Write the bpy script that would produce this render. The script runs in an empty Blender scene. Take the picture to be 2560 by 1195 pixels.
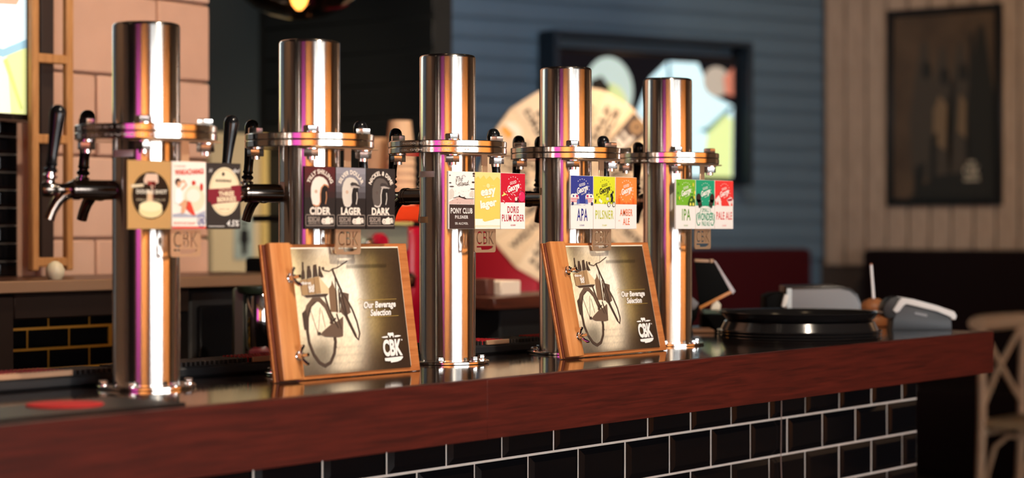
import bpy, bmesh, math, random
from mathutils import Vector, Matrix
from mathutils.geometry import tessellate_polygon
random.seed(7)
S = bpy.context.scene
COL = S.collection
PI = math.pi

# ------------------------------------------------------------------ camera, light, exposure
# World frame: X runs along the bar, Y points away from the customer side, Z is up (metres).
EYE = 1.2896
FPX = 5089.0
HOR = 571.0
PHI = 0.6567
SP, CP = math.sin(PHI), math.cos(PHI)
cam_d = bpy.data.cameras.new('camera')
cam = bpy.data.objects.new('camera', cam_d)
COL.objects.link(cam)
cam.location = (0, 0, EYE)
cam.rotation_euler = (PI / 2, 0, math.atan2(SP, CP) - PI / 2)
cam_d.sensor_width = 36
cam_d.lens = FPX / 2560 * 36
cam_d.shift_y = -(597.5 - HOR) / 2560
cam_d.clip_start = 0.05
cam_d.dof.use_dof = True
cam_d.dof.focus_distance = 3.72
cam_d.dof.aperture_fstop = 2.75
S.camera = cam
S.view_settings.view_transform = 'Standard'
S.view_settings.look = 'None'
S.view_settings.gamma = 1
S.view_settings.use_curve_mapping = False
S.view_settings.exposure = 0.0
W = bpy.data.worlds.new('world')
S.world = W
W.use_nodes = True
W.node_tree.nodes['Background'].inputs[0].default_value = (0.25, 0.3, 0.4, 1)
W.node_tree.nodes['Background'].inputs[1].default_value = 0.05
WIN_L = 12.5        # daylight seen through the street windows
PURPLE_L = 2.0     # added purple panel, known only from the stripe in the steel
WARM = (1.0, 0.71, 0.44)


def area(name, loc, target, sx, sy, watts, col):
    l = bpy.data.lights.new(name, 'AREA')
    l.shape = 'RECTANGLE'
    l.size, l.size_y = sx, sy
    l.energy = watts
    l.color = col
    o = bpy.data.objects.new(name, l)
    o.location = loc
    o.rotation_euler = (Vector(target) - Vector(loc)).to_track_quat('-Z', 'Y').to_euler()
    COL.objects.link(o)
    return o


def spot(name, loc, target, watts, col, ang=60, rad=0.05, blend=0.6):
    l = bpy.data.lights.new(name, 'SPOT')
    l.energy = watts
    l.color = col
    l.spot_size = math.radians(ang)
    l.spot_blend = blend
    l.shadow_soft_size = rad
    o = bpy.data.objects.new(name, l)
    o.location = loc
    o.rotation_euler = (Vector(target) - Vector(loc)).to_track_quat('-Z', 'Y').to_euler()
    COL.objects.link(o)
    return o


# ------------------------------------------------------------------ helpers
def P(px, py, yc):
    """point seen at picture position px,py at depth yc from the camera"""
    x = (px - 1280) / FPX * yc
    return Vector((x * SP + yc * CP, -x * CP + yc * SP, EYE - (py - HOR) / FPX * yc))


def s_at(px, d):
    t = (px - 1280) / FPX
    return d * (CP + t * SP) / (SP - t * CP)


def lin(c):
    if isinstance(c, str):
        c = c.lstrip('#')
        c = [int(c[i:i + 2], 16) / 255 for i in (0, 2, 4)]
        c = [x / 12.92 if x <= 0.04045 else ((x + 0.055) / 1.055) ** 2.4 for x in c]
    return (c[0], c[1], c[2], 1)


MATS = {}


def mat(name, col, rough=0.5, metal=0.0, coat=0.0, emit=0.0, spec=0.5, aniso=0.0, bump=0.0, vary=0.0, vscale=20):
    if name in MATS:
        return MATS[name]
    m = bpy.data.materials.new(name)
    m.use_nodes = True
    nt = m.node_tree
    b = nt.nodes['Principled BSDF']
    b.inputs['Base Color'].default_value = lin(col)
    b.inputs['Roughness'].default_value = rough
    b.inputs['Metallic'].default_value = metal
    b.inputs['Coat Weight'].default_value = coat
    b.inputs['Coat Roughness'].default_value = 0.05
    b.inputs['Specular IOR Level'].default_value = spec
    if emit:
        b.inputs['Emission Color'].default_value = lin(col)
        b.inputs['Emission Strength'].default_value = emit
    if aniso:
        b.inputs['Anisotropic'].default_value = aniso
        tg = nt.nodes.new('ShaderNodeTangent')
        tg.direction_type = 'RADIAL'
        tg.axis = 'Z'
        b.inputs['Anisotropic Rotation'].default_value = 0.25
        nt.links.new(tg.outputs[0], b.inputs['Tangent'])
    if vary or bump:
        tc = nt.nodes.new('ShaderNodeTexCoord')
        no = nt.nodes.new('ShaderNodeTexNoise')
        no.inputs['Scale'].default_value = vscale
        no.inputs['Detail'].default_value = 6
        nt.links.new(tc.outputs['Object'], no.inputs['Vector'])
        if vary:
            c = lin(col)
            rp = nt.nodes.new('ShaderNodeValToRGB')
            rp.color_ramp.elements[0].position = 0.3
            rp.color_ramp.elements[1].position = 0.7
            rp.color_ramp.elements[0].color = (*[x * (1 - vary) for x in c[:3]], 1)
            rp.color_ramp.elements[1].color = (*[min(1, x * (1 + vary)) for x in c[:3]], 1)
            nt.links.new(no.outputs[0], rp.inputs[0])
            nt.links.new(rp.outputs[0], b.inputs['Base Color'])
        if bump:
            bp = nt.nodes.new('ShaderNodeBump')
            bp.inputs['Strength'].default_value = bump
            bp.inputs['Distance'].default_value = 0.002
            nt.links.new(no.outputs[0], bp.inputs['Height'])
            nt.links.new(bp.outputs[0], b.inputs['Normal'])
    MATS[name] = m
    return m


def wood(name, c1, c2, axis=0, scale=14, rough=0.4, coat=0.0, bump=0.15, stretch=14):
    if name in MATS:
        return MATS[name]
    m = bpy.data.materials.new(name)
    m.use_nodes = True
    nt = m.node_tree
    b = nt.nodes['Principled BSDF']
    tc = nt.nodes.new('ShaderNodeTexCoord')
    mp = nt.nodes.new('ShaderNodeMapping')
    sc = [stretch, stretch, stretch]
    sc[axis] = 1
    mp.inputs['Scale'].default_value = sc
    no = nt.nodes.new('ShaderNodeTexNoise')
    no.inputs['Scale'].default_value = scale
    no.inputs['Detail'].default_value = 8
    no.inputs['Roughness'].default_value = 0.65
    no.inputs['Distortion'].default_value = 0.4
    rp = nt.nodes.new('ShaderNodeValToRGB')
    rp.color_ramp.elements[0].position = 0.32
    rp.color_ramp.elements[1].position = 0.68
    rp.color_ramp.elements[0].color = lin(c1)
    rp.color_ramp.elements[1].color = lin(c2)
    nt.links.new(tc.outputs['Object'], mp.inputs[0])
    nt.links.new(mp.outputs[0], no.inputs['Vector'])
    nt.links.new(no.outputs[0], rp.inputs[0])
    nt.links.new(rp.outputs[0], b.inputs['Base Color'])
    b.inputs['Roughness'].default_value = rough
    b.inputs['Coat Weight'].default_value = coat
    bp = nt.nodes.new('ShaderNodeBump')
    bp.inputs['Strength'].default_value = bump
    bp.inputs['Distance'].default_value = 0.001
    nt.links.new(no.outputs[0], bp.inputs['Height'])
    nt.links.new(bp.outputs[0], b.inputs['Normal'])
    MATS[name] = m
    return m


def link(name, mesh, parent=None, loc=(0, 0, 0), rot=(0, 0, 0)):
    o = bpy.data.objects.new(name, mesh)
    COL.objects.link(o)
    o.location = loc
    o.rotation_euler = rot
    if parent:
        o.parent = parent
    return o


class MB:
    """collects shapes into one mesh"""

    def __init__(self):
        self.bm = bmesh.new()

    def box(self, c, size, bev=0.0, rot=None, seg=1):
        r = bmesh.ops.create_cube(self.bm, size=1)
        vs = r['verts']
        M = Matrix.Translation(Vector(c)) @ (rot.to_4x4() if rot else Matrix.Identity(4)) @ Matrix.Diagonal((*size, 1))
        bmesh.ops.transform(self.bm, matrix=M, verts=vs)
        if bev:
            es = list({e for v in vs for e in v.link_edges})
            bmesh.ops.bevel(self.bm, geom=es, offset=bev, segments=seg, affect='EDGES', profile=0.5)
        return self

    def lathe(self, prof, seg=32, M=None):
        """profile [(r, z)] turned about Z"""
        M = M or Matrix.Identity(4)
        rings = []
        for r, z in prof:
            if r < 1e-6:
                rings.append([self.bm.verts.new(M @ Vector((0, 0, z)))])
            else:
                rings.append([self.bm.verts.new(M @ Vector((r * math.cos(2 * PI * i / seg), r * math.sin(2 * PI * i / seg), z))) for i in range(seg)])
        for a, b in zip(rings, rings[1:]):
            for i in range(seg):
                j = (i + 1) % seg
                if len(a) == 1 and len(b) == 1:
                    continue
                if len(a) == 1:
                    self.bm.faces.new((a[0], b[i], b[j]))
                elif len(b) == 1:
                    self.bm.faces.new((a[i], b[0], a[j]))
                else:
                    self.bm.faces.new((a[i], b[i], b[j], a[j]))
        return self

    def cyl(self, p0, p1, r0, r1=None, seg=20):
        p0, p1 = Vector(p0), Vector(p1)
        r1 = r0 if r1 is None else r1
        d = p1 - p0
        M = Matrix.Translation(p0) @ d.to_track_quat('Z', 'Y').to_matrix().to_4x4()
        L = d.length
        return self.lathe([(0, 0), (r0, 0), (r1, L), (0, L)], seg, M)

    def tube(self, pts, rads, seg=12, cap=True):
        pts = [Vector(p) for p in pts]
        if not hasattr(rads, '__len__'):
            rads = [rads] * len(pts)
        rings = []
        up = None
        for i, p in enumerate(pts):
            t = (pts[min(i + 1, len(pts) - 1)] - pts[max(i - 1, 0)]).normalized()
            if up is None:
                up = Vector((0, 0, 1)) if abs(t.z) < 0.9 else Vector((1, 0, 0))
            x = up.cross(t).normalized()
            up = t.cross(x).normalized()
            rings.append([self.bm.verts.new(p + rads[i] * (math.cos(2 * PI * k / seg) * x + math.sin(2 * PI * k / seg) * up)) for k in range(seg)])
        for a, b in zip(rings, rings[1:]):
            for k in range(seg):
                j = (k + 1) % seg
                self.bm.faces.new((a[k], a[j], b[j], b[k]))
        if cap:
            self.bm.faces.new(list(reversed(rings[0])))
            self.bm.faces.new(rings[-1])
        return self

    def prism(self, poly, depth, M=None, bev=0.0):
        """2D polygon in local XZ, thickness along +Y"""
        M = M or Matrix.Identity(4)
        n = len(poly)
        a = [self.bm.verts.new(M @ Vector((x, 0, z))) for x, z in poly]
        b = [self.bm.verts.new(M @ Vector((x, depth, z))) for x, z in poly]
        fs = [self.bm.faces.new(a), self.bm.faces.new(list(reversed(b)))]
        for i in range(n):
            j = (i + 1) % n
            fs.append(self.bm.faces.new((a[j], a[i], b[i], b[j])))
        if bev:
            es = [e for e in fs[0].edges] + [e for e in fs[1].edges]
            bmesh.ops.bevel(self.bm, geom=es, offset=bev, segments=2, affect='EDGES', profile=0.5)
        return self

    def hexa(self, c, af, h, ang=0.0):
        r = af / 2 / math.cos(PI / 6)
        M = Matrix.Translation(Vector(c)) @ Matrix.Rotation(ang, 4, 'Z')
        return self.lathe([(0, 0), (r * 0.96, 0), (r, h * 0.08), (r, h * 0.86), (r * 0.88, h), (0, h)], 6, M)

    def sphere(self, c, r, seg=16, sz=1.0):
        prof = [(r * math.sin(PI * i / (seg // 2)), -r * sz * math.cos(PI * i / (seg // 2))) for i in range(seg // 2 + 1)]
        prof[0] = (0, -r * sz)
        prof[-1] = (0, r * sz)
        return self.lathe(prof, seg, Matrix.Translation(Vector(c)))

    def mesh(self, name, m, smooth=40):
        bmesh.ops.recalc_face_normals(self.bm, faces=self.bm.faces)
        me = bpy.data.meshes.new(name)
        self.bm.to_mesh(me)
        self.bm.free()
        for mm in (m if isinstance(m, (list, tuple)) else [m]):
            me.materials.append(mm)
        if smooth:
            me.polygons.foreach_set('use_smooth', [True] * len(me.polygons))
            me.set_sharp_from_angle(angle=math.radians(smooth))
        return me

    def obj(self, name, m, parent=None, loc=(0, 0, 0), rot=(0, 0, 0), smooth=40):
        return link(name, self.mesh(name, m, smooth), parent, loc, rot)


def tag(o, label, cat, group=None):
    o['label'] = label
    o['category'] = cat
    if group:
        o['group'] = group
    return o


def thing(name, label, cat, loc=(0, 0, 0), rz=0.0, group=None):
    o = bpy.data.objects.new(name, None)
    COL.objects.link(o)
    o.empty_display_size = 0.05
    o.location = loc
    o.rotation_euler = (0, 0, rz)
    return tag(o, label, cat, group)


def struct(o):
    o['kind'] = 'structure'
    return o


def copy_tree(o, parent=None):
    c = o.copy()
    COL.objects.link(c)
    c.parent = parent
    for ch in list(o.children):
        copy_tree(ch, c)
    return c


# ---- flat print: lettering and pictures lying on a face (local X right, Z up, viewer on -Y)
TXT = {}


def text_tris(body, bold=0.0, shear=0.0, spacing=1.0, line=1.0):
    key = (body, bold, shear, spacing, line)
    if key in TXT:
        return TXT[key]
    cu = bpy.data.curves.new('t', 'FONT')
    cu.body = body
    cu.resolution_u = 3
    cu.offset = bold
    cu.shear = shear
    cu.space_character = spacing
    cu.space_line = line
    cu.align_x = 'CENTER'
    o = bpy.data.objects.new('t', cu)
    COL.objects.link(o)
    dg = bpy.context.evaluated_depsgraph_get()
    me = bpy.data.meshes.new_from_object(o.evaluated_get(dg))
    vs = [(v.co.x, v.co.y) for v in me.vertices]
    fs = [tuple(p.vertices) for p in me.polygons]
    bpy.data.objects.remove(o)
    bpy.data.meshes.remove(me)
    bpy.data.curves.remove(cu)
    x0 = min(v[0] for v in vs); x1 = max(v[0] for v in vs)
    y0 = min(v[1] for v in vs); y1 = max(v[1] for v in vs)
    vs = [((x - x0) / max(x1 - x0, 1e-6) - 0.5, (y - y0) / max(y1 - y0, 1e-6) - 0.5) for x, y in vs]
    TXT[key] = (vs, fs)
    return TXT[key]


class Print:
    """flat shapes in card units; each layer sits a hair in front of the one below"""
    EPS = 0.00022

    def __init__(self, w, h, y=0.0):
        self.w, self.h, self.y = w, h, y
        self.layers = {}
        self.order = []

    def _l(self, name, m, z):
        k = (name, m.name, z)
        if k not in self.layers:
            self.layers[k] = ([], [], m)
            self.order.append(k)
        return self.layers[k]

    def add(self, name, m, z, pts, faces):
        vs, fs, _ = self._l(name, m, z)
        o = len(vs)
        vs += pts
        fs += [tuple(i + o for i in f) for f in faces]

    def uniq(self, name, z):
        if name in ('picture', 'print', 'lettering', 'print_figure'):
            self.uid = getattr(self, 'uid', 0) + 1
            return z + self.uid * 1e-4
        return z

    def poly(self, name, m, z, pts):
        z = self.uniq(name, z)
        t = tessellate_polygon([[Vector((a * self.w, b * self.h, 0)) for a, b in pts]])
        self.add(name, m, z, [tuple(p) for p in pts], [tuple(f) for f in t])

    def rect(self, name, m, z, u0, v0, u1, v1):
        z = self.uniq(name, z)
        self.add(name, m, z, [(u0, v0), (u1, v0), (u1, v1), (u0, v1)], [(0, 1, 2, 3)])

    def ell(self, name, m, z, cu, cv, ru, rv, n=28, a0=0, a1=2 * PI):
        self.poly(name, m, z, [(cu + ru * math.cos(a0 + (a1 - a0) * i / n), cv + rv * math.sin(a0 + (a1 - a0) * i / n)) for i in range(n + (0 if a1 - a0 > 6.28 else 1))])

    def stroke(self, name, m, z, pts, wd, closed=False):
        """wd in metres"""
        z = self.uniq(name, z)
        q = [Vector((a * self.w, b * self.h)) for a, b in pts]
        n = len(q)
        L, R = [], []
        for i in range(n):
            if closed:
                t = q[(i + 1) % n] - q[i - 1]
            else:
                t = q[min(i + 1, n - 1)] - q[max(i - 1, 0)]
            t.normalize()
            nn = Vector((-t.y, t.x)) * wd / 2
            L.append(q[i] + nn)
            R.append(q[i] - nn)
        vs = [(p.x / self.w, p.y / self.h) for p in L + R]
        fs = [(i, i + n, (i + 1) % n + n, (i + 1) % n) for i in range(n if closed else n - 1)]
        self.add(name, m, z, vs, fs)

    def ring(self, name, m, z, cu, cv, ru, rv, wd, n=28):
        self.stroke(name, m, z, [(cu + ru * math.cos(2 * PI * i / n), cv + rv * math.sin(2 * PI * i / n)) for i in range(n)], wd, True)

    def text(self, name, m, z, body, cu, cv, tw, th, bold=0.0, shear=0.0, rot=0.0, arc=None, spacing=1.0, line=1.0):
        """fitted into tw x th (fractions); arc = radius in metres of an upward arch"""
        if not body.strip():
            return
        vs, fs = text_tris(body, bold, shear, spacing, line)
        z = self.uniq(name, z)
        out = []
        W_, H_ = tw * self.w, th * self.h
        c, s = math.cos(rot), math.sin(rot)
        for x, y in vs:
            x, y = x * W_, y * H_
            if arc:
                a = x / arc
                r = arc + y
                x, y = r * math.sin(a), r * math.cos(a) - arc
            x, y = c * x - s * y, s * x + c * y
            out.append((cu + x / self.w, cv + y / self.h))
        self.add(name, m, z, out, fs)

    def build(self, parent, M=None):
        M = M or Matrix.Identity(4)
        for k in self.order:
            vs, fs, m = self.layers[k]
            me = bpy.data.meshes.new(k[0])
            me.from_pydata([M @ Vector((u * self.w, self.y - self.EPS * (k[2] + 1), v * self.h)) for u, v in vs], [], fs)
            me.materials.append(m)
            bm = bmesh.new()
            bm.from_mesh(me)
            for f in bm.faces:
                f.normal_update()
            bm.to_mesh(me)
            bm.free()
            o = link(k[0], me, parent)
            if k[0] in ('sketch_dots', 'logo_marks'):
                o['kind'] = 'stuff'


def ink(col, rough=0.55):
    return mat('ink ' + col, col, rough)


WHITE = '#f2eee8'
steel = mat('brushed steel', (0.76, 0.72, 0.67), 0.20, 1.0, aniso=0.85)
steel_flat = mat('turned steel', (0.78, 0.73, 0.66), 0.17, 1.0, aniso=0.6)
bolt_m = mat('bolt steel', (0.72, 0.70, 0.68), 0.18, 1.0)
dark_steel = mat('tinted tap steel', (0.30, 0.245, 0.21), 0.16, 1.0)
chrome = mat('chrome', (0.78, 0.77, 0.76), 0.07, 1.0)
bracket_metal = mat('copper bracket steel with painted reflection', (0.78, 0.56, 0.36), 0.36, 0.75)  # copper tone, brightened in the colour for its golden reflections
black_gloss = mat('black gloss plastic', (0.006, 0.006, 0.007), 0.12, coat=0.5)
black_rubber = mat('black rubber', (0.012, 0.012, 0.014), 0.6)
black_flat = mat('matt black', (0.008, 0.008, 0.009), 0.7)
CTOP = 1.048

# ================================================================== the room
SW, EW = -4.5, 10.27      # left and right wall
FW = -6.15                # street window wall
floor = struct(MB().box((3, 1, -0.05), (16.5, 16.5, 0.1)).obj('floor', wood('dark floor boards', '#2a1c14', '#3a281c', 0, 5, 0.5)))
ceil = struct(MB().box((3, 1, 3.25), (16.5, 16.5, 0.1)).obj('ceiling', mat('ceiling paint', '#2b2522', 0.8)))
timber_lit = wood('honey timber cladding', '#96602c', '#c48a4c', 2, 5, 0.5)
struct(MB().box((SW - 0.05, 3.95, 1.6), (0.1, 5.3, 3.2)).obj('wall_left', mat('dark brown wall paint', '#2a1a14', 0.7)))
struct(MB().box((SW - 0.05, -2.425, 1.6), (0.1, 7.45, 3.2)).obj('wall_left', timber_lit))
# window wall: piers, sill wall and header around three wide street windows
wf = MB()
WZ0, WZ1 = 0.45, 2.75
wins = [(-2.25, -0.35), (-0.15, 1.95), (2.15, 4.1)]
wf.box(((SW + wins[0][0]) / 2, FW - 0.06, 1.6), (wins[0][0] - SW, 0.12, 3.2))
wf.box(((EW + wins[2][1]) / 2, FW - 0.06, 1.6), (EW - wins[2][1], 0.12, 3.2))
for a, b in ((wins[0][1], wins[1][0]), (wins[1][1], wins[2][0])):
    wf.box(((a + b) / 2, FW - 0.06, 1.6), (b - a, 0.12, 3.2))
wf.box(((wins[0][0] + wins[2][1]) / 2, FW - 0.06, WZ0 / 2), (wins[2][1] - wins[0][0], 0.12, WZ0))
wf.box(((wins[0][0] + wins[2][1]) / 2, FW - 0.06, (WZ1 + 3.2) / 2), (wins[2][1] - wins[0][0], 0.12, 3.2 - WZ1))
struct(wf.obj('wall_front', timber_lit))
day = mat('bright street daylight', (0.95, 0.98, 1.0), 0.3, emit=WIN_L)
for i, (a, b) in enumerate(wins):
    w = struct(MB().box(((a + b) / 2, FW - 0.07, (WZ0 + WZ1) / 2), (b - a, 0.02, WZ1 - WZ0)).obj('window_%d' % (i + 1), day))
    f = MB()
    for x in (a + 0.025, b - 0.025):
        f.box((x, FW - 0.03, (WZ0 + WZ1) / 2), (0.05, 0.06, WZ1 - WZ0))
    for z in (WZ0 + 0.025, WZ1 - 0.025):
        f.box(((a + b) / 2, FW - 0.03, z), (b - a, 0.06, 0.05))
    for q in (1, 2):
        f.box((a + (b - a) * q / 3, FW - 0.03, (WZ0 + WZ1) / 2), (0.07, 0.06, WZ1 - WZ0))
    f.obj('window_frame', black_flat, w)
# unseen purple panel, invented to give the steel its purple stripe
struct(MB().box((-1.4, 4.02, 1.6), (6.2, 0.1, 3.2)).obj('wall_side', mat('brown plaster', '#54402f', 0.8, vary=0.08, vscale=3)))
pp = thing('added_light_panel', 'wide purple glowing panel added on the dark left end wall', 'added light panel', (SW + 0.03, -0.35, 0))
MB().box((0, 0, 1.5), (0.04, 1.9, 2.2), 0.01).obj('diffuser', mat('purple light', (0.60, 0.065, 0.40), 0.4, emit=PURPLE_L), pp)
fr = MB()
for y in (-0.98, 0.98):
    fr.box((0, y, 1.5), (0.07, 0.06, 2.32), 0.005)
for z in (0.37, 2.63):
    fr.box((0, 0, z), (0.07, 1.9, 0.06), 0.005)
fr.obj('frame', black_flat, pp)

# unseen ceiling lamps, added to brighten walls and objects
lamp_can = mat('white lamp can', '#d8d4cc', 0.5)
lamp_glow = mat('warm lamp glass', (1.0, 0.72, 0.42), 0.4, emit=6.0)


def added_ceiling_lamp(x, y, target, watts, ang, label, col=WARM, rad=0.06):
    t = thing('added_ceiling_lamp', label, 'added ceiling lamp', (x, y, 3.2))
    MB().lathe([(0.05, 0), (0.075, 0), (0.078, -0.004), (0.074, -0.03), (0.058, -0.03), (0.05, -0.008), (0.05, 0)], 28).obj('housing', lamp_can, t)
    MB().lathe([(0, -0.006), (0.05, -0.006), (0.05, -0.003), (0, -0.003)], 28).obj('lamp_glass', lamp_glow, t)
    spot('added_lamp_light', (x, y, 3.15), target, watts, col, ang, rad)


added_ceiling_lamp(2.4, 0.7, (3.0, 2.2, 1.1), 250, 80, 'added ceiling lamp over the front of the bar', (1.0, 0.84, 0.66))
added_ceiling_lamp(0.7, 2.9, (0.7, 4.0, 1.5), 110, 90, 'added ceiling lamp before the brown plaster wall')
added_ceiling_lamp(3.2, 2.7, (3.45, 3.9, 1.7), 72, 80, 'added ceiling lamp over the back bar shelf')
added_ceiling_lamp(5.0, 2.3, (6.0, 4.3, 1.4), 340, 50, 'added ceiling lamp aimed at the timber wheel', (1.0, 0.74, 0.50))
added_ceiling_lamp(6.7, 3.5, (6.22, 4.95, 0.95), 330, 30, 'added ceiling lamp aimed at the crimson cooler')  # added to brighten the cooler's dark front
added_ceiling_lamp(4.3, 2.6, (4.7, 3.62, 1.15), 110, 60, 'added ceiling lamp over the espresso machine')
added_ceiling_lamp(4.7, 4.75, (5.42, 5.65, 1.35), 42, 55, 'added ceiling lamp over the cream notice board')
added_ceiling_lamp(7.6, 3.6, (10.27, 4.9, 1.9), 130, 75, 'added ceiling lamp aimed at the plank wall')
added_ceiling_lamp(7.2, 4.4, (8.9, 6.1, 1.9), 70, 85, 'added ceiling lamp aimed at the blue boards', (0.9, 0.92, 1.0))
for i, y in enumerate((-5.4, -4.4, -3.4, -2.4)):  # unseen wall washers, added for the orange stripes in the steel
    added_ceiling_lamp(SW + 0.9, y, (SW, y, 1.5), 520, 110, ('added corner ceiling lamp nearest the street by the left timber wall', 'added ceiling lamp by the left timber wall, one from the street corner', 'added ceiling lamp by the left timber wall, one from the purple panel', 'added ceiling lamp by the left timber wall nearest the purple panel')[i])
for i, x in enumerate((5.0, 6.4, 7.8, 9.2)):
    added_ceiling_lamp(x, FW + 0.9, (x, FW, 1.5), 480, 110, ('added ceiling lamp by the street wall next to the last window', 'added ceiling lamp by the street wall, one past the last window', 'added ceiling lamp by the street wall, one from the right corner', 'added ceiling lamp by the street wall in the right corner')[i])
for i, y in enumerate((-3.0, -1.0, 1.0)):
    added_ceiling_lamp(EW - 0.9, y, (EW, y, 1.5), 200, 110, ('added ceiling lamp by the right plank wall nearest the street', 'added ceiling lamp halfway along the right plank wall', 'added ceiling lamp by the right plank wall beyond the dark bench')[i])

# ---- right wall: vertical white-washed planks
plank_m = wood('whitewashed plank', '#94806f', '#b39e8a', 2, 6, 0.65, bump=0.3, stretch=8)
wr = struct(MB().box((EW + 0.06, 0.2, 1.6), (0.1, 13.0, 3.2)).obj('wall_right', mat('plank gap', '#3a2f28', 0.8)))
pm = MB().box((0, 0, 0), (0.02, 0.119, 2.12), 0.005).mesh('plank', plank_m)
for i in range(34):
    link('plank', pm, wr, (EW + 0.002 + random.uniform(-0.002, 0.002), 5.6 - i * 0.13, 2.14))

# ---- back wall: blue shiplap, set at an angle
CR = Vector((10.27, 5.68, 0))
BD = Vector((-0.945, 0.327, 0)).normalized()
BN = Vector((-0.327, -0.945, 0)).normalized()     # towards the room
brz = math.atan2(-BD.y, -BD.x)
blue_m = mat('slate blue paint', '#546d80', 0.6, vary=0.06, vscale=3)
wb = struct(MB().box((0, 0.06, 1.6), (3.3, 0.08, 3.2)).obj('wall_back', mat('slate blue paint in the gaps', '#4a6072', 0.7), None, CR + BD * 1.6, (0, 0, brz)))
# board profile leans a little, top edge proud below the next board
bb = MB()
bb.prism([(-1.6, 0), (1.6, 0), (1.6, 0.097), (-1.6, 0.097)], 0.016, bev=0.003)
bme = bb.mesh('board', blue_m)
for i in range(20):
    link('board', bme, wb, (0, -0.006, 1.12 + i * 0.1035), (math.radians(-2.5), 0, 0))


def blue_pt(px, off=0.0):
    t = (px - 1280) / FPX
    # camera-frame line through the corner
    a, b = 1.77, 11.6
    k = (a - b * t) / (0.836 - 0.549 * t)
    return CR + BD * k + BN * off


# television on the blue wall with its box surround
k0, k1 = 0.70, 1.915
tc = CR + BD * (k0 + k1) / 2
tw = k1 - k0
tv = thing('television', 'wall television with dark rim on blue boards, showing pale blue shirts', 'television', tc + Vector((0, 0, 0)), brz)
TZ0, TZ1 = 1.545, 2.225
MB().box((0, -0.07, (TZ0 + TZ1) / 2), (tw, 0.05, TZ1 - TZ0), 0.006).obj('casing', black_gloss, tv)
TVC = {'ink': lambda c, e=0.85: mat('screen ' + c, c, 0.3, emit=e, spec=0.2)}


def screen_picture(parent, w, h, x0, z0, y):
    p = Print(w, h, y)
    sc = TVC['ink']
    p.rect('screen', sc('#0d0e14', 0.6), 0, 0, 0, 1, 1)
    M = Matrix.Translation(Vector((x0, 0, z0)))
    # figure on the left: pale cap over a green-yellow collar
    p.ell('picture', sc('#b7c9c0'), 1, 0.27, 0.70, 0.135, 0.28)
    p.ell('picture', sc('#cdd894'), 2, 0.28, 0.52, 0.10, 0.24)
    p.poly('picture', sc('#2b2620', 0.7), 3, [(0.17, 0.78), (0.23, 0.82), (0.28, 0.72), (0.22, 0.62), (0.16, 0.66)])
    p.poly('picture', sc('#c2e6f0'), 1, [(0.06, 0), (0.12, 0.28), (0.30, 0.36), (0.44, 0.24), (0.46, 0)])
    # big light blue shirt on the right
    p.poly('picture', sc('#c8ebf4'), 2, [(0.42, 0), (0.43, 0.55), (0.50, 0.82), (0.60, 0.97), (0.78, 0.97), (0.86, 0.70), (0.99, 0.62), (0.985, 0.0)])
    p.poly('picture', sc('#1d4f66'), 3, [(0.60, 0.97), (0.615, 0.97), (0.63, 0.6), (0.615, 0.3), (0.605, 0.6)])
    p.poly('picture', sc('#8fc3d6'), 3, [(0.44, 0.52), (0.60, 0.50), (0.60, 0.46), (0.44, 0.48)])
    p.poly('picture', sc('#d8e6a4'), 3, [(0.44, 0), (0.45, 0.42), (0.55, 0.40), (0.62, 0)])
    p.poly('picture', sc('#cfe19a'), 4, [(0.80, 0), (0.84, 0.42), (0.93, 0.55), (0.985, 0.50), (0.98, 0.0)])
    p.poly('picture', sc('#34606e', 0.8), 4, [(0.78, 0.40), (0.83, 0.42), (0.96, 0.60), (0.99, 0.62), (0.98, 0.58), (0.84, 0.37)])
    p.ell('picture', sc('#a89f92', 0.8), 3, 0.89, 0.82, 0.08, 0.13)
    p.poly('picture', sc('#b5705c', 0.9), 4, [(0.93, 0.86), (0.99, 0.95), (0.99, 0.70), (0.94, 0.72)])
    p.build(parent, M)


screen_picture(tv, tw - 0.05, TZ1 - TZ0 - 0.05, -tw / 2 + 0.025, TZ0 + 0.025, -0.0955)
sur = thing('tv_surround', 'dark blue box frame around the television on the blue wall', 'frame', tc, brz)
navy = mat('navy paint', '#172734', 0.6)
MB().box((0, -0.09, 2.292), (tw + 0.1, 0.15, 0.03), 0.004).obj('top_rail', navy, sur)
for sx in (-1, 1):
    MB().box((sx * (tw / 2 + 0.035), -0.09, 1.9), (0.03, 0.15, 0.754), 0.004).obj('side_rail', navy, sur)

# framed poster on the plank wall
fy1, fy0 = 5.68 - 0.42, 5.68 - 1.10
po = thing('framed_poster', 'dark framed sepia poster of tall figures on the pale plank wall', 'picture', (EW - 0.02, (fy0 + fy1) / 2, 0), -PI / 2)
fw_, fz0, fz1 = fy1 - fy0, 1.415, 2.50
fm = MB()
for sx in (-1, 1):
    fm.box((sx * (fw_ / 2 - 0.02), 0, (fz0 + fz1) / 2), (0.04, 0.04, fz1 - fz0), 0.004)
for z in (fz0 + 0.02, fz1 - 0.02):
    fm.box((0, 0, z), (fw_ - 0.08, 0.04, 0.04), 0.004)
fm.obj('frame', mat('black frame', '#0c0d0e', 0.4), po)
pg = MB().box((0, 0.004, (fz0 + fz1) / 2), (fw_ - 0.08, 0.02, fz1 - fz0 - 0.08)).obj('print', mat('sepia poster paper', '#493929', 0.7, vary=0.35, vscale=5), po)
pr = Print(fw_ - 0.08, fz1 - fz0 - 0.08, -0.0065)
dk, md, tn = ink('#14140f', 0.7), ink('#3a332a', 0.7), ink('#6f5b43', 0.7)
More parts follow.
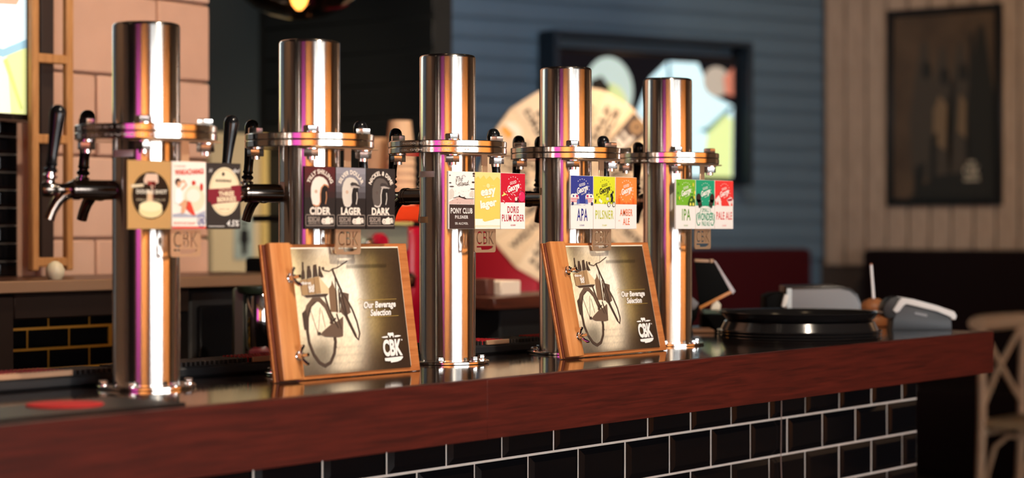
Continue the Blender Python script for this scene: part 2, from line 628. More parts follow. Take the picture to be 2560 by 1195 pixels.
for cx, top, wd, m_ in ((0.30, 0.86, 0.14, md), (0.48, 0.82, 0.12, md), (0.66, 0.84, 0.13, md), (0.86, 0.92, 0.16, dk)):
    pr.poly('print_figure', m_, cx * .01 + 0.001, [(cx - wd * .8, 0.12), (cx - wd, 0.42), (cx - wd * .6, 0.66), (cx - 0.02, top), (cx + 0.03, top), (cx + wd * .6, 0.68), (cx + wd, 0.45), (cx + wd * .7, 0.10)])
    pr.ell('print_figure', dk, cx * .01 + 1.002, cx + 0.03, top - 0.16, 0.045, 0.05)
for a, b, c, d_ in ((0.36, 0.10, 0.42, 0.36), (0.56, 0.3, 0.6, 0.66), (0.74, 0.35, 0.78, 0.9), (0.2, 0.02, 0.3, 0.2)):
    pr.poly('print_figure', dk, a * .01 + 2.003, [(a, b), (c, b + 0.02), (c + 0.02, d_), (a + 0.01, d_ - 0.03)])
pr.poly('print_figure', tn, 2.004, [(0.40, 0.30), (0.52, 0.26), (0.54, 0.50), (0.46, 0.56), (0.40, 0.48)])
pr.poly('print_figure', tn, 2.005, [(0.64, 0.36), (0.72, 0.32), (0.72, 0.52), (0.66, 0.56)])
pr.poly('print_figure', dk, 1.006, [(0, 0), (1, 0), (1, 0.22), (0.7, 0.14), (0.4, 0.12), (0.15, 0.0)])
lg = ink('#a89f8c')
pr.text('lettering', lg, 4, 'CBK', 0.775, 0.145, 0.16, 0.06, bold=0.03)
pr.rect('lettering', lg, 4.007, 0.70, 0.09, 0.85, 0.105)
pr.rect('lettering', lg, 4.008, 0.74, 0.185, 0.81, 0.20)
pr.build(pg, Matrix.Translation(Vector((-(fw_ - 0.08) / 2, 0, fz0 + 0.04))))

# high dark red banquette running under both walls
maroon = mat('dark maroon leather', '#38060d', 0.7, spec=0.15)
dkmar = mat('very dark brown leather', '#110506', 0.75, spec=0.12)
bq = thing('banquette', 'high dark maroon banquette seat along the blue wall', 'bench', CR + BN * 0.02, brz)
MB().box((-1.66, -0.11, 0.60), (2.8, 0.16, 1.16), 0.03, seg=2).obj('backrest', maroon, bq)
MB().box((-1.76, -0.45, 0.25), (2.6, 0.5, 0.44), 0.03, seg=2).obj('seat', maroon, bq)
bq2 = thing('banquette', 'dark brown high-backed bench below the pale plank wall', 'bench', (EW - 0.02, 2.4, 0))
MB().box((-0.11, -0.18, 0.60), (0.18, 6.2, 1.15), 0.03, seg=2).obj('backrest', dkmar, bq2)
MB().box((-0.45, -0.42, 0.25), (0.5, 5.7, 0.44), 0.03, seg=2).obj('seat', dkmar, bq2)

# ---- near dark partition behind the bar and the wall behind it
dw = struct(MB().box((5.80, 5.24, 1.6), (0.1, 0.90, 3.2)).obj('wall_middle', mat('blue black paint', '#0c1216', 0.7)))
dbm = MB().box((0, 0, 0), (0.014, 0.86, 0.118), 0.003).mesh('board', mat('blue black boards', '#0d1418', 0.6))
for i in range(24):
    link('board', dbm, dw, (5.745, 5.22, 0.30 + i * 0.122))
struct(MB().box((4.8, 5.74, 1.6), (2.1, 0.1, 3.2)).obj('wall_rear', mat('dark green grey paint', '#232d30', 0.7)))
struct(MB().box((6.9, 6.75, 1.6), (2.3, 0.1, 3.2)).obj('wall_far', mat('dark blue paint', '#202c36', 0.7)))

# ---- pale block wall behind the back bar
BWY = 3.90
wp = struct(MB().box((3.45, BWY + 0.11, 1.6), (0.62, 0.16, 3.2)).obj('wall_side', mat('mortar', '#c09882', 0.9)))
blk = [mat('painted block %d' % i, c, 0.8, bump=0.6, vary=0.05, vscale=9) for i, c in enumerate(('#cfa792', '#c9a08a', '#d3ad98'))]
bl = {}


def block(w):
    k = round(w, 3)
    if k not in bl:
        bl[k] = MB().box((0, 0, 0), (w, 0.03, 0.199), 0.005)
        bl[k] = [bl[k].mesh('block', blk[0])]
        for m_ in blk[1:]:
            c = bl[k][0].copy()
            c.materials[0] = m_
            bl[k].append(c)
    return random.choice(bl[k])


for r in range(11):
    z = 0.55 + r * 0.204
    cuts = [3.20, 3.37, 3.755] if r % 2 else [3.20, 3.57, 3.755]
    for a, b in zip(cuts, cuts[1:]):
        link('block', block(b - a - 0.005), wp, ((a + b) / 2, BWY + 0.012 + random.uniform(-0.003, 0.003), z))

# ---- black tiled wall left of it, carrying the near television
tile_m = mat('black glazed tile', (0.004, 0.004, 0.005), 0.07, spec=0.4)
grey_grout = mat('grey grout', '#6a655c', 0.9)
wl = struct(MB().box((2.45, BWY + 0.07, 1.6), (1.38, 0.1, 3.2)).obj('wall_tiled', grey_grout))


def bevel_tile(w, h, m):
    b = MB()
    bm = b.bm
    y0, y1, bz = 0.0, -0.006, min(0.012, h * .18)
    o = [(-w / 2, -h / 2), (w / 2, -h / 2), (w / 2, h / 2), (-w / 2, h / 2)]
    i_ = [(-w / 2 + bz, -h / 2 + bz), (w / 2 - bz, -h / 2 + bz), (w / 2 - bz, h / 2 - bz), (-w / 2 + bz, h / 2 - bz)]
    A = [bm.verts.new((x, 0.003, z)) for x, z in o]
    B = [bm.verts.new((x, -0.0015, z)) for x, z in o]
    C = [bm.verts.new((x, y1, z)) for x, z in i_]
    for k in range(4):
        j = (k + 1) % 4
        bm.faces.new((A[k], A[j], B[j], B[k]))
        bm.faces.new((B[k], B[j], C[j], C[k]))
    bm.faces.new(C)
    return b.mesh('tile', m, 0)


st, st_half = bevel_tile(0.126, 0.0385, tile_m), bevel_tile(0.061, 0.0385, tile_m)
for r in range(20):
    for c in range(11):
        x = 1.84 + c * 0.13 + (0.065 if r % 2 else 0)
        if x < 3.11:
            link('tile', st, wl, (x, BWY + 0.017, 1.19 + r * 0.0425))
        elif x < 3.20:
            link('tile', st_half, wl, (x - 0.0325, BWY + 0.017, 1.19 + r * 0.0425))
tv2 = thing('television', 'second television at the left edge showing a yellow green field', 'television', (2.50, BWY - 0.02, -0.022))
MB().box((0.03, -0.02, 1.92), (1.17, 0.06, 0.72), 0.006).obj('casing', black_gloss, tv2)
p = Print(1.13, 0.68, -0.0515)
sc = TVC['ink']
p.rect('screen', sc('#d9e39a'), 0, 0.55, 0, 1, 1)
p.rect('screen', sc('#3a4652', 0.6), 0, 0, 0, 0.55, 1)  # unseen half kept dark so the steel reflects less yellow
p.poly('picture', sc('#d6eef8'), 1, [(0.55, 1), (0.55, 0.30), (0.94, 0.20), (1, 0.24), (1, 1)])
p.poly('picture', sc('#8fb7c9'), 2, [(0.55, 0.29), (0.94, 0.19), (1, 0.23), (1, 0.26), (0.94, 0.22), (0.55, 0.33)])
p.poly('picture', sc('#b79c86'), 2, [(0.90, 1), (0.905, 0.37), (0.975, 0.375), (0.985, 0.40), (0.99, 1)])
p.poly('picture', sc('#e9eccc'), 1, [(0.9, 0.0), (0.96, 0.0), (0.945, 0.3), (0.90, 0.3)])
p.poly('picture', sc('#b9c47a'), 2, [(0.985, 0.01), (0.992, 0.02), (0.95, 0.19), (0.94, 0.18)])
p.build(tv2, Matrix.Translation(Vector((-0.535, 0, 1.58))))

# ---- timber rack between the tiled wall and the pale blocks
pine = wood('rough pine', '#a06c3c', '#c8935c', 2, 9, 0.6)
rk = thing('timber_rack', 'tall open pine ladder rack before the pale block wall', 'rack', (0, 3.80, 0))
for x in (s_at(84, 3.8), s_at(170, 3.8)):
    MB().box((x, 0, 1.19 + 0.62), (0.022, 0.018, 1.24), 0.003).obj('upright', pine, rk)
for z in (1.19 + 0.02, 1.50, 1.69, 2.02):
    MB().box(((s_at(84, 3.8) + s_at(170, 3.8)) / 2, 0, z), (0.11, 0.016, 0.022), 0.003).obj('rung', pine, rk)
MB().box((s_at(143, 3.8), 0.04, 1.80), (0.040, 0.012, 1.2), 0.003).obj('back_slat', mat('dark slat', '#2b1c16', 0.6), rk)  # dark strip put in for the rack's interior

# ---- back bar: shelf top, cabinets, lit tile niche, fridge
ZB = 1.176
tb = tag(MB().box((2.45, 3.66, ZB - 0.010), (2.7, 0.46, 0.02), 0.004).obj('back_bar_shelf', wood('back bar timber', '#3c2419', '#5b3826', 0, 6, 0.35)),
         'long brown timber shelf top of the back bar below the block wall', 'shelf')
ed = MB().box((2.45, 3.432, ZB - 0.010), (2.7, 0.014, 0.026), 0.003).obj('edge_strip', mat('tan edge strip', '#8a6a52', 0.5), tb)
cab = thing('back_bar_cabinet', 'dark brown back bar cabinet left of the gold tiled niche', 'cabinet', (2.10, 3.66, 0))
brn = mat('dark brown cabinet', '#1f130e', 0.7, spec=0.2)
MB().box((0, 0.0, 0.575), (1.3, 0.44, 1.15), 0.004).obj('body', brn, cab)
MB().box((-0.10, -0.226, 0.55), (1.26, 0.014, 1.0), 0.003).obj('door', brn, cab)
nic = thing('tiled_niche', 'niche of small black tiles with golden grout under the back bar', 'tile panel', (3.00, 3.60, 0))
gold = mat('gold grout', '#b8862e', 0.45, metal=0.3)
MB().box((0.0, 0.03, 0.60), (0.50, 0.05, 1.06), 0.002).obj('backing', gold, nic)
MB().box((0.0, -0.13, 1.125), (0.50, 0.06, 0.055), 0.003).obj('valance', brn, nic)
nt_ = bevel_tile(0.112, 0.040, tile_m)
for r in range(8):
    for c in range(6):
        x = -0.32 + c * 0.118 + (0.059 if r % 2 else 0)
        if -0.2 < x < 0.2:
            link('tile', nt_, nic, (x, 0.0035, 1.09 - r * 0.046))
area('niche_light', (3.00, 3.50, 1.095), (3.00, 3.60, 0.95), 0.3, 0.02, 0.05, WARM)
fg = thing('bar_fridge', 'black under-counter fridge right of the gold tiled niche', 'fridge', (3.52, 3.68, 0))
MB().box((0, 0, 0.575), (0.48, 0.42, 1.14), 0.006).obj('body', black_flat, fg)
MB().box((0, -0.216, 0.6), (0.44, 0.012, 1.02), 0.004).obj('door', black_gloss, fg)
MB().box((0.18, -0.235, 0.8), (0.016, 0.02, 0.4), 0.004).obj('handle', dark_steel, fg)
bw = tag(MB().lathe([(0, 0), (0.014, 0), (0.020, 0.010), (0.021, 0.022), (0.015, 0.034), (0.006, 0.040), (0, 0.041)], 24).obj('bowl', mat('cream ceramic', '#d8ccb0', 0.4), None, P(138, 0, 4.55).xy.to_3d() + Vector((0, 0, ZB))),
         'small cream pot on the back bar shelf beside the pine rack', 'pot')

# ---- cream board with a washroom pictogram, beyond the block wall
cb = thing('notice_board', 'tall cream board with a person sign beyond the block wall', 'board', (5.4, 5.67, 0))
x0, x1 = s_at(528, 5.65) - 5.4, s_at(664, 5.65) - 5.4
cream = mat('cream board paint', '#c9bb98', 0.6)
MB().box(((x0 + x1) / 2, 0, 1.378), (x1 - x0, 0.04, 0.56), 0.004).obj('panel', cream, cb)
MB().box((x1 - 0.016, -0.03, 1.378), (0.032, 0.02, 0.56), 0.004).obj('edge_strip', mat('yellow edge strip', '#d9c078', 0.5), cb)
sgx = s_at(612, 5.64) - 5.4
sg = MB().box((sgx, -0.024, 1.253), (0.105, 0.006, 0.168), 0.002).obj('sign', mat('pale blue sign plate', '#9fb0ac', 0.4), cb)
p = Print(0.105, 0.168, -0.0275)
p.ell('pictogram', ink('#15181a'), 0, 0.5, 0.82, 0.12, 0.085)
p.poly('pictogram', ink('#15181a'), 0, [(0.3, 0.70), (0.7, 0.70), (0.76, 0.40), (0.66, 0.38), (0.62, 0.10), (0.38, 0.10), (0.34, 0.38), (0.24, 0.40)])
p.build(sg, Matrix.Translation(Vector((sgx - 0.0525, 0, 1.169))))

# ================================================================== the bar
BARD0, BARD1 = 2.022, 2.74
BS0, BS1 = -0.6, 4.468
TH = 0.096
ct = thing('bar_counter', 'thick bar top with glossy dark surface and reddish brown timber edge', 'bar top')
topm = mat('dark glossy laminate', '#1d1411', 0.075, coat=0.25, bump=0.03, vscale=220)
MB().box(((BS0 + BS1) / 2, (BARD0 + BARD1) / 2, CTOP - TH / 2), (BS1 - BS0 - 0.01, BARD1 - BARD0 - 0.03, TH), 0.001).obj('surface', topm, ct)
em = wood('red brown timber edge', '#330e09', '#571c13', 0, 7, 0.45, bump=0.12, stretch=22)
sj = s_at(1216, BARD0)
for a, b in ((BS0, sj - 1.6), (sj - 1.6, sj), (sj, BS1)):
    MB().box(((a + b) / 2, BARD0 + 0.006, CTOP - TH / 2), (b - a - 0.0001, 0.016, TH), 0.0004).obj('edge_board', em, ct)
MB().box((BS1 + 0.004, (BARD0 + BARD1) / 2, CTOP - TH / 2), (0.012, BARD1 - BARD0 - 0.002, TH), 0.0012).obj('end_board', wood('red brown timber end', '#36160f', '#57271c', 1, 7, 0.38, stretch=22), ct)

TD = 2.1936
em.node_tree.nodes['Principled BSDF'].inputs['Specular IOR Level'].default_value = 0.3
bf = thing('tiled_bar', 'glossy black tiled bar with white grout below the red brown timber edge', 'bar')
grout = mat('white grout', '#d9d2c8', 0.85, bump=0.2, vscale=300)
TS1 = 4.3444 + 0.0765
MB().box(((TS1 - 0.6) / 2, TD + 0.0095, (CTOP - TH - 0.002) / 2), (TS1 + 0.6, 0.02, CTOP - TH - 0.002)).obj('backing', grout, bf)
MB().box(((TS1 - 0.6) / 2, 2.40, (CTOP - TH - 0.002) / 2), (TS1 + 0.59, 0.38, CTOP - TH - 0.002)).obj('carcass', black_flat, bf)
full, half = bevel_tile(0.1484, 0.0736, tile_m), bevel_tile(0.0720, 0.0736, tile_m)
full_cut, half_cut = bevel_tile(0.1484, 0.0632, tile_m), bevel_tile(0.0720, 0.0632, tile_m)
ZA = EYE - 0.4042
for r in range(11):
    zc = ZA + 0.039 - r * 0.078 - (0.0052 if r == 0 else 0)
    if zc < 0.05:
        continue
    k = 0
    x = 4.3444
    if r % 2 == 0:      # row ends with a half tile
        link('tile', half if r else half_cut, bf, (x + 0.0383, TD, zc))
        xs = [x - 0.0765 - 0.153 * i for i in range(26)]
    else:
        xs = [x - 0.153 * i for i in range(26)]
    for xx in xs:
        if xx > 0.35:
            o = link('tile', full if r else full_cut, bf, (xx + (0.0003 if r % 2 == 0 else 0), TD + random.uniform(-0.0006, 0.0006), zc))
            o.rotation_euler = (random.uniform(-.004, .004), 0, random.uniform(-.004, .004))
wy = TD - 0.010
wx = s_at(1954, wy)
tag(MB().tube([(wx, wy, CTOP - TH + 0.004), (wx - 0.003, wy, 0.80), (wx + 0.002, wy, 0.72), (wx - 0.002, wy, 0.6), (wx, wy, 0.3)], 0.0011, 6).obj('cable', mat('grey cable', '#8a7468', 0.5)),
    'thin grey cable hanging down over the black tiles', 'cable')

# rubber bar mats along the back edge, behind the towers
mat_red = ink('#b3121f', 0.6)


def bar_mat(name, a, b, label, prints, dd=0.0):
    L = b - a
    t = thing(name, label, 'bar mat', ((a + b) / 2, 2.462 + dd, CTOP), 0, 'rubber mats along the back of the bar')
    MB().box((0, 0, 0.009), (L, 0.088, 0.018), 0.004).obj('tray', black_rubber, t)
    rb = MB()
    n = int(L / 0.0105)
    for i in range(n):
        rb.box((-L / 2 + 0.008 + i * 0.0105, 0, 0.0215), (0.0042, 0.074, 0.007))
    o = rb.obj('ribs', mat('grey black rubber ribs', '#2b2625', 0.55), t, smooth=0)
    o['kind'] = 'stuff'
    for u0, u1 in prints:
        q = MB()
        m_ = int((u1 - u0) / 0.0085)
        for i in range(m_):
            for j in range(7):
                q.lathe([(0.0032, 0.018), (0.0026, 0.0268), (0, 0.0272)], 6, Matrix.Translation(Vector((u0 - (a + b) / 2 + i * 0.0085, -0.031 + j * 0.0095, 0))))
        oo = q.obj('red_nubs', mat_red, t, smooth=0)
        oo['kind'] = 'stuff'
        MB().box(((u0 + u1) / 2 - (a + b) / 2, -0.041, 0.0225), (u1 - u0, 0.005, 0.009), 0.001).obj('pale_rim', mat('pale rubber rim', '#b08a6c', 0.6), t)
    return t


bar_mat('bar_mat', 1.30, 2.135, 'rubber bar mat with red nubs left of the first tap tower', [(1.60, 2.045)])
bar_mat('bar_mat', 2.16, 2.76, 'ribbed black bar mat behind the front menu board', [(2.43, 2.56)])
bar_mat('bar_mat', 2.78, 3.245, 'sagging black bar mat between third and fourth tap towers', [(3.06, 3.13)])
bar_mat('bar_mat', 3.252, 3.80, 'black bar mat with red lettering behind the rear menu board', [(3.26, 3.42)], 0.004)
dm = thing('counter_mat', 'thin dark mat at the left front of the bar top', 'mat', (1.45, 2.135, CTOP))
MB().box((0, 0, 0.0015), (0.98, 0.15, 0.003), 0.001).obj('sheet', mat('dark brown rubber mat', '#1a1210', 0.45), dm)
tag(MB().lathe([(0, 0), (0.0505, 0), (0.052, 0.0012), (0.0505, 0.0028), (0, 0.0028)], 40).obj('coaster', mat('red felt', '#c21a1a', 0.75), None, (1.803, 2.150, CTOP + 0.003)),
    'round red coaster lying on the dark mat beside the first tower', 'coaster')

# ================================================================== tap towers
D_T = 2.328
S_T = [2.11 + 0.36 * i for i in range(5)]
HT = 0.553
R = 0.0508
ZF = 0.3855
tape_m = mat('pale label tape', '#ece6e6', 0.6)


def arc_patch(parent, a0, a1, z0, z1, m):
    b = MB()
    n = 10
    for i in range(n):
        pass
    lo, hi = [], []
    for i in range(n + 1):
        a = math.radians(a0 + (a1 - a0) * i / n)
        lo.append(b.bm.verts.new((0.0513 * math.cos(a), 0.0513 * math.sin(a), z0)))
        hi.append(b.bm.verts.new((0.0513 * math.cos(a), 0.0513 * math.sin(a), z1)))
    for i in range(n):
        b.bm.faces.new((lo[i], lo[i + 1], hi[i + 1], hi[i]))
    return b.obj('label_tape', m, parent)


# laser cut tag with the shop letters and a cleaver
def boundary_loops(vs, fs):
    cnt = {}
    key = [(round(x, 5), round(y, 5)) for x, y in vs]
    for f in fs:
        for i in range(len(f)):
            e = (key[f[i]], key[f[(i + 1) % len(f)]])
            cnt[e] = cnt.get(e, 0) + 1
    nxt = {e[0]: e[1] for e in cnt if (e[1], e[0]) not in cnt}
    loops = []
    while nxt:
        st_ = next(iter(nxt))
        lp = [st_]
        c = nxt.pop(st_)
        while c != st_ and c in nxt:
            lp.append(c)
            c = nxt.pop(c)
        if len(lp) > 3:
            loops.append(lp)
    return loops


def tag_mesh():
    w, z0, z1, r = 0.0305, 0.199, 0.2435, 0.005
    outer = []
    for cx, cz, a0 in ((w - r, z1 - r, 0), (-w + r, z1 - r, 90), (-w + r, z0 + r, 180), (w - r, z0 + r, 270)):
        for k in range(5):
            a = math.radians(a0 + 22.5 * k)
            outer.append((cx + r * math.cos(a), cz + r * math.sin(a)))
    loops = [outer]
    vs, fs = text_tris('CBK', 0.0, 0.0, 1.12)
    for lp in boundary_loops(vs, fs):
        loops.append([(x * 0.049, 0.2250 + y * 0.0235) for x, y in lp])
    loops.append([(-0.024, 0.2105), (0.0235, 0.2105), (0.021, 0.2065), (0.012, 0.2040), (-0.010, 0.2035), (-0.012, 0.2078), (-0.024, 0.2078)])
    tri = tessellate_polygon([[Vector((x, z, 0)) for x, z in lp] for lp in loops])
    flat = [p for lp in loops for p in lp]
    n = len(flat)
    verts = [(x, 0, z) for x, z in flat] + [(x, 0.0022, z) for x, z in flat]
    faces = [tuple(f) for f in tri] + [tuple(i + n for i in reversed(f)) for f in tri]
    o = 0
    for lp in loops:
        m_ = len(lp)
        for i in range(m_):
            j = (i + 1) % m_
            faces.append((o + i, o + j, o + j + n, o + i + n))
        o += m_
    me = bpy.data.meshes.new('logo_tag')
    me.from_pydata(verts, [], faces)
    me.materials.append(bracket_metal)
    bm = bmesh.new()
    bm.from_mesh(me)
    bmesh.ops.recalc_face_normals(bm, faces=bm.faces)
    bm.to_mesh(me)
    bm.free()
    return me


TAG = tag_mesh()


handle_m = mat('black handle', (0.005, 0.005, 0.006), 0.22, spec=0.35)


def build_tap(parent, ang):
    t = MB()
    # shank out of the tower, collar, body that swells to the lever socket, nose
    t.lathe([(0.0145, 0.046), (0.0145, 0.1005), (0.0158, 0.1012), (0.0158, 0.1045), (0.0145, 0.105), (0.0145, 0.1068), (0.0158, 0.1075), (0.0158, 0.111), (0.0135, 0.1125), (0.0100, 0.120), (0.0085, 0.130), (0.0095, 0.137), (0.0115, 0.142), (0.0120, 0.150), (0.0105, 0.1575), (0, 0.158)], 20,
            Matrix.Translation(Vector((0, 0, 0.300))) @ Matrix.Rotation(PI / 2, 4, 'Y'))
    o = t.obj('tap', dark_steel, parent, (0, 0, 0), (0, 0, math.radians(ang)))
    MB().tube([(0.107, 0, 0.297), (0.117, 0, 0.296), (0.127, 0, 0.290), (0.136, 0, 0.280), (0.143, 0, 0.268), (0.148, 0, 0.255)], [0.0135, 0.0105, 0.0092, 0.0085, 0.0082, 0.0082], 14).obj('spout', dark_steel, o)
    MB().lathe([(0, 0), (0.008, 0), (0.007, 0.006), (0.0085, 0.0085), (0.0108, 0.0095), (0.0108, 0.013), (0.0075, 0.0145), (0.0075, 0.018), (0, 0.018)], 18).obj('lever_collar', chrome, o, (0.147, 0, 0.308), (0, math.radians(-7), 0))
    MB().lathe([(0, 0.016), (0.006, 0.016), (0.0098, 0.0185), (0.0102, 0.0215), (0.0072, 0.0245), (0.0070, 0.027), (0.0092, 0.029), (0.0080, 0.033), (0.0078, 0.045), (0.0092, 0.068), (0.0112, 0.092), (0.0123, 0.104), (0.0120, 0.109), (0.0104, 0.1135), (0.0075, 0.117), (0.004, 0.1187), (0, 0.1192)], 20).obj('handle', handle_m, o, (0.147, 0, 0.308), (0, math.radians(-7), 0))


def build_tower(label):
    t = thing('tap_tower', label, 'beer tap', (S_T[0], D_T, CTOP), 0, 'steel tap towers along the bar')
    MB().lathe([(0, 0), (0.0745, 0), (0.0752, 0.001), (0.0752, 0.0042), (0.0742, 0.005), (0, 0.005)], 56).obj('base_plate', steel_flat, t, smooth=22)
    for k in range(6):
        a = math.radians(-32.5 + 60 * k)
        x, y = 0.0645 * math.cos(a), 0.0645 * math.sin(a)
        b = MB().lathe([(0, 0.005), (0.0085, 0.005), (0.0085, 0.0062), (0, 0.0064)], 18, Matrix.Translation(Vector((x, y, 0))))
        b.hexa((x, y, 0.0064), 0.0118, 0.0066, a * 3)
        b.obj('base_bolt', bolt_m, t)
    MB().lathe([(0, 0.005), (0.0512, 0.005), (0.0512, 0.0075), (R, 0.0085), (R, ZF - 0.011), (0, ZF - 0.011)], 72).obj('lower_tube', steel, t)
    MB().lathe([(0, ZF + 0.011), (R, ZF + 0.011), (R, HT - 0.006), (0.0502, HT - 0.0035), (0.0486, HT - 0.0016), (0.0455, HT - 0.0004), (0.02, HT + 0.0010), (0, HT + 0.0012)], 72).obj('upper_tube', steel, t)
    for z0 in (ZF - 0.0112, ZF + 0.0003):
        MB().lathe([(0, z0), (0.1058, z0), (0.1068, z0 + 0.0012), (0.1068, z0 + 0.0097), (0.1058, z0 + 0.0109), (0, z0 + 0.0109)], 80).obj('flange_plate', steel_flat, t, smooth=22)
    for k in range(4):
        a = math.radians(45 + 90 * k)
        x, y = 0.089 * math.cos(a), 0.089 * math.sin(a)
        zt = ZF + 0.0112
        b = MB().lathe([(0, zt), (0.0145, zt), (0.0145, zt + 0.0016), (0, zt + 0.0016)], 24, Matrix.Translation(Vector((x, y, 0))))
        b.hexa((x, y, zt + 0.0016), 0.0225, 0.0100, [0.15, 0.9, 0.42, 0.7][k])
        b.obj('flange_bolt', bolt_m, t)
        zn = ZF - 0.0142 if k >= 2 else ZF - 0.0112
        b = MB().lathe([(0, zn - 0.0016), (0.0145, zn - 0.0016), (0.0145, zn), (0, zn)], 24, Matrix.Translation(Vector((x, y, 0))))
        b.hexa((x, y, zn - 0.0136), 0.0235, 0.012, [0.5, 0.2, 0.8, 0.33][k])
        b.cyl((x, y, zn - 0.0185), (x, y, zn - 0.013), 0.0072)
        b.obj('flange_nut', bolt_m, t)
    for a in (152, 90, 3):
        build_tap(t, a)
    # bracket clamped under the flange, stem, cross bar behind the badges, logo tag
    zb = ZF - 0.0142
    b = MB()
    b.box((0, -0.0655, zb + 0.0014), (0.152, 0.040, 0.0026), 0.0004)
    b.box((0, -0.0845, (zb + 0.242) / 2), (0.0165, 0.0022, zb - 0.242 + 0.004), 0.0004)
    b.box((0, -0.0850, 0.290), (0.205, 0.0018, 0.045), 0.0004)
    br = b.obj('badge_bracket', bracket_metal, t)
    link('logo_tag', TAG, br, (0, -0.0865, 0))
    return t


tower_labels = ['nearest steel tap tower, left of both menu boards', 'second steel tap tower, behind the front menu board', 'middle steel tap tower, between the two menu boards',
                'fourth steel tap tower, behind the rear menu board', 'farthest steel tap tower, beside the black trays']
TOW = [build_tower(tower_labels[0])]
for i in range(1, 5):
    c = copy_tree(TOW[0])
    c.location = (S_T[i], D_T, CTOP)
    c['label'] = tower_labels[i]
    for ch in c.children:
        if ch.name.startswith('flange_plate'):
            ch.rotation_euler[2] = 0.0
    TOW.append(c)
for tw_i, angs in zip(TOW, ((152, 90, 38), (152, 90, 3), (85, 58, 0), (80, 58, 2), (61, 40, 20))):
    for tp_, a in zip([q for q in tw_i.children if q.name.split('.')[0] == 'tap'], angs):
        tp_.rotation_euler[2] = math.radians(a)
arc_patch(TOW[0], 158, 206, 0.349, 0.359, tape_m)
arc_patch(TOW[1], 150, 170, 0.300, 0.318, tape_m)
arc_patch(TOW[2], 143, 192, 0.333, 0.3435, tape_m)
arc_patch(TOW[2], 143, 176, 0.2515, 0.2625, mat('tan label tape', '#d2b48c', 0.6))
arc_patch(TOW[3], 138, 150, 0.306, 0.320, mat('tan label tape', '#d2b48c', 0.6))

# engraved marks on the flange rims
etch = mat('etched mark', '#c9bfb4', 0.6)


def rim_text(tower, body, a0, a1, zc, h):
    vs, fs = text_tris(body, 0.01)
    me = bpy.data.meshes.new('etched_lettering')
    am, da = math.radians((a0 + a1) / 2), math.radians(a1 - a0)
    pts = []
    for x, y in vs:
        a = am + x * da
        pts.append((0.10705 * math.cos(a), 0.10705 * math.sin(a), zc + y * h))
    me.from_pydata(pts, [], fs)
    me.materials.append(etch)
    pl = [c for c in tower.children if c.name.startswith('flange_plate')][0 if zc < ZF else 1]
    link('etched_lettering', me, pl)


for i, (t_, b_) in enumerate((('DN100 6/1 CL150', '316L GVM 110'), ('', ''), ('DN100-101 6/1 CL.N', '316L GVM 110 316L 160M'), ('', ''), ('', '316L GVM'))):
    if t_:
        rim_text(TOW[i], t_, 168, 224, ZF + 0.0056, 0.0036)
    if b_:
        rim_text(TOW[i], b_, 166, 240, ZF - 0.0058, 0.0036)

# ------------------------------------------------------------------ beer badges
CW, CH = 0.0725, 0.1005


def badge(tower, i, side_col, label, w=CW, x=None):
    x = (i - 1) * 0.0735 if x is None else x
    o = MB().box((0, -0.003, CH / 2), (w - 0.0006, 0.004, CH), 0.0004).obj('beer_badge', mat('badge edge ' + side_col, side_col, 0.5), tower, (x, -0.0868, 0.2405))
    o['label'] = label
    return o, Print(w - 0.001, CH - 0.001, -0.005)


def fin(o, p):
    p.build(o, Matrix.Translation(Vector((-p.w / 2, 0, 0.0005))))


def good_logo(p, c):
    k = ink(c)
    p.text('lettering', k, 2, 'GOOD', 0.50, 0.835, 0.27, 0.055, bold=0.02, rot=0.2, spacing=1.1)
    p.text('lettering', k, 2, 'George', 0.52, 0.735, 0.50, 0.155, bold=0.035, shear=0.25, rot=0.26)
    p.text('lettering', k, 2, 'BREWING', 0.57, 0.665, 0.22, 0.024, rot=0.26)
    for d in range(-5, 16):
        if d in (8, 9, 10, 14, 15) or d in (-4, -5):
            continue
        a = math.radians(18 * d + 2)
        cu, cv = 0.51 + 0.31 * math.cos(a), 0.735 + 0.205 * math.sin(a)
        s = 0.017
        tri = [(cu + s * 1.2 * math.cos(a + q), cv + s * math.sin(a + q)) for q in (1.6, 3.9, 5.6)]
        p.poly('logo_marks', k, 2, tri)


def good_badge(ti, i, top, txt, label, names, nc, split=0.475, abv='4.5%ABV'):
    o, p = badge(TOW[ti], i, WHITE, label)
    p.rect('print', ink(WHITE), 0, 0, 0, 1, 1)
    p.rect('print', ink(top), 1, 0.0, split, 1, 1)
    good_logo(p, txt)
    for (body, cu, cv, tw_, th_) in names:
        p.text('lettering', ink(nc), 2, body, cu, cv, tw_, th_, bold=0.012, spacing=1.15)
    p.text('lettering', ink(nc), 2, abv, 0.5, 0.065, 0.22, 0.03)
    return o, p


# first tower
o, p = badge(TOW[0], 0, '#6a4a25', 'brass coloured beer badge with a dark disc', w=0.086, x=-0.077)
p.rect('print', mat('brass print', '#d8b478', 0.35, metal=0.5), 0, 0, 0, 1, 1)
p.ell('print', ink('#17130f', 0.3), 1, 0.53, 0.49, 0.43, 0.35)
p.poly('picture', ink('#d9b9a2'), 2, [(0.36, 0.72), (0.42, 0.81), (0.68, 0.81), (0.70, 0.68), (0.62, 0.66), (0.60, 0.58), (0.54, 0.58), (0.52, 0.66), (0.38, 0.66)])
p.poly('picture', ink('#e0cfae'), 2, [(0.08, 0.64), (0.36, 0.66), (0.36, 0.62), (0.08, 0.60)])
p.poly('picture', ink('#8c2a20'), 3, [(0.44, 0.70), (0.64, 0.70), (0.62, 0.64), (0.46, 0.64)])
p.rect('picture', ink('#5a2016'), 3, 0.56, 0.34, 0.60, 0.70)
p.rect('picture', ink('#d8b48c'), 2, 0.44, 0.30, 0.58, 0.56)
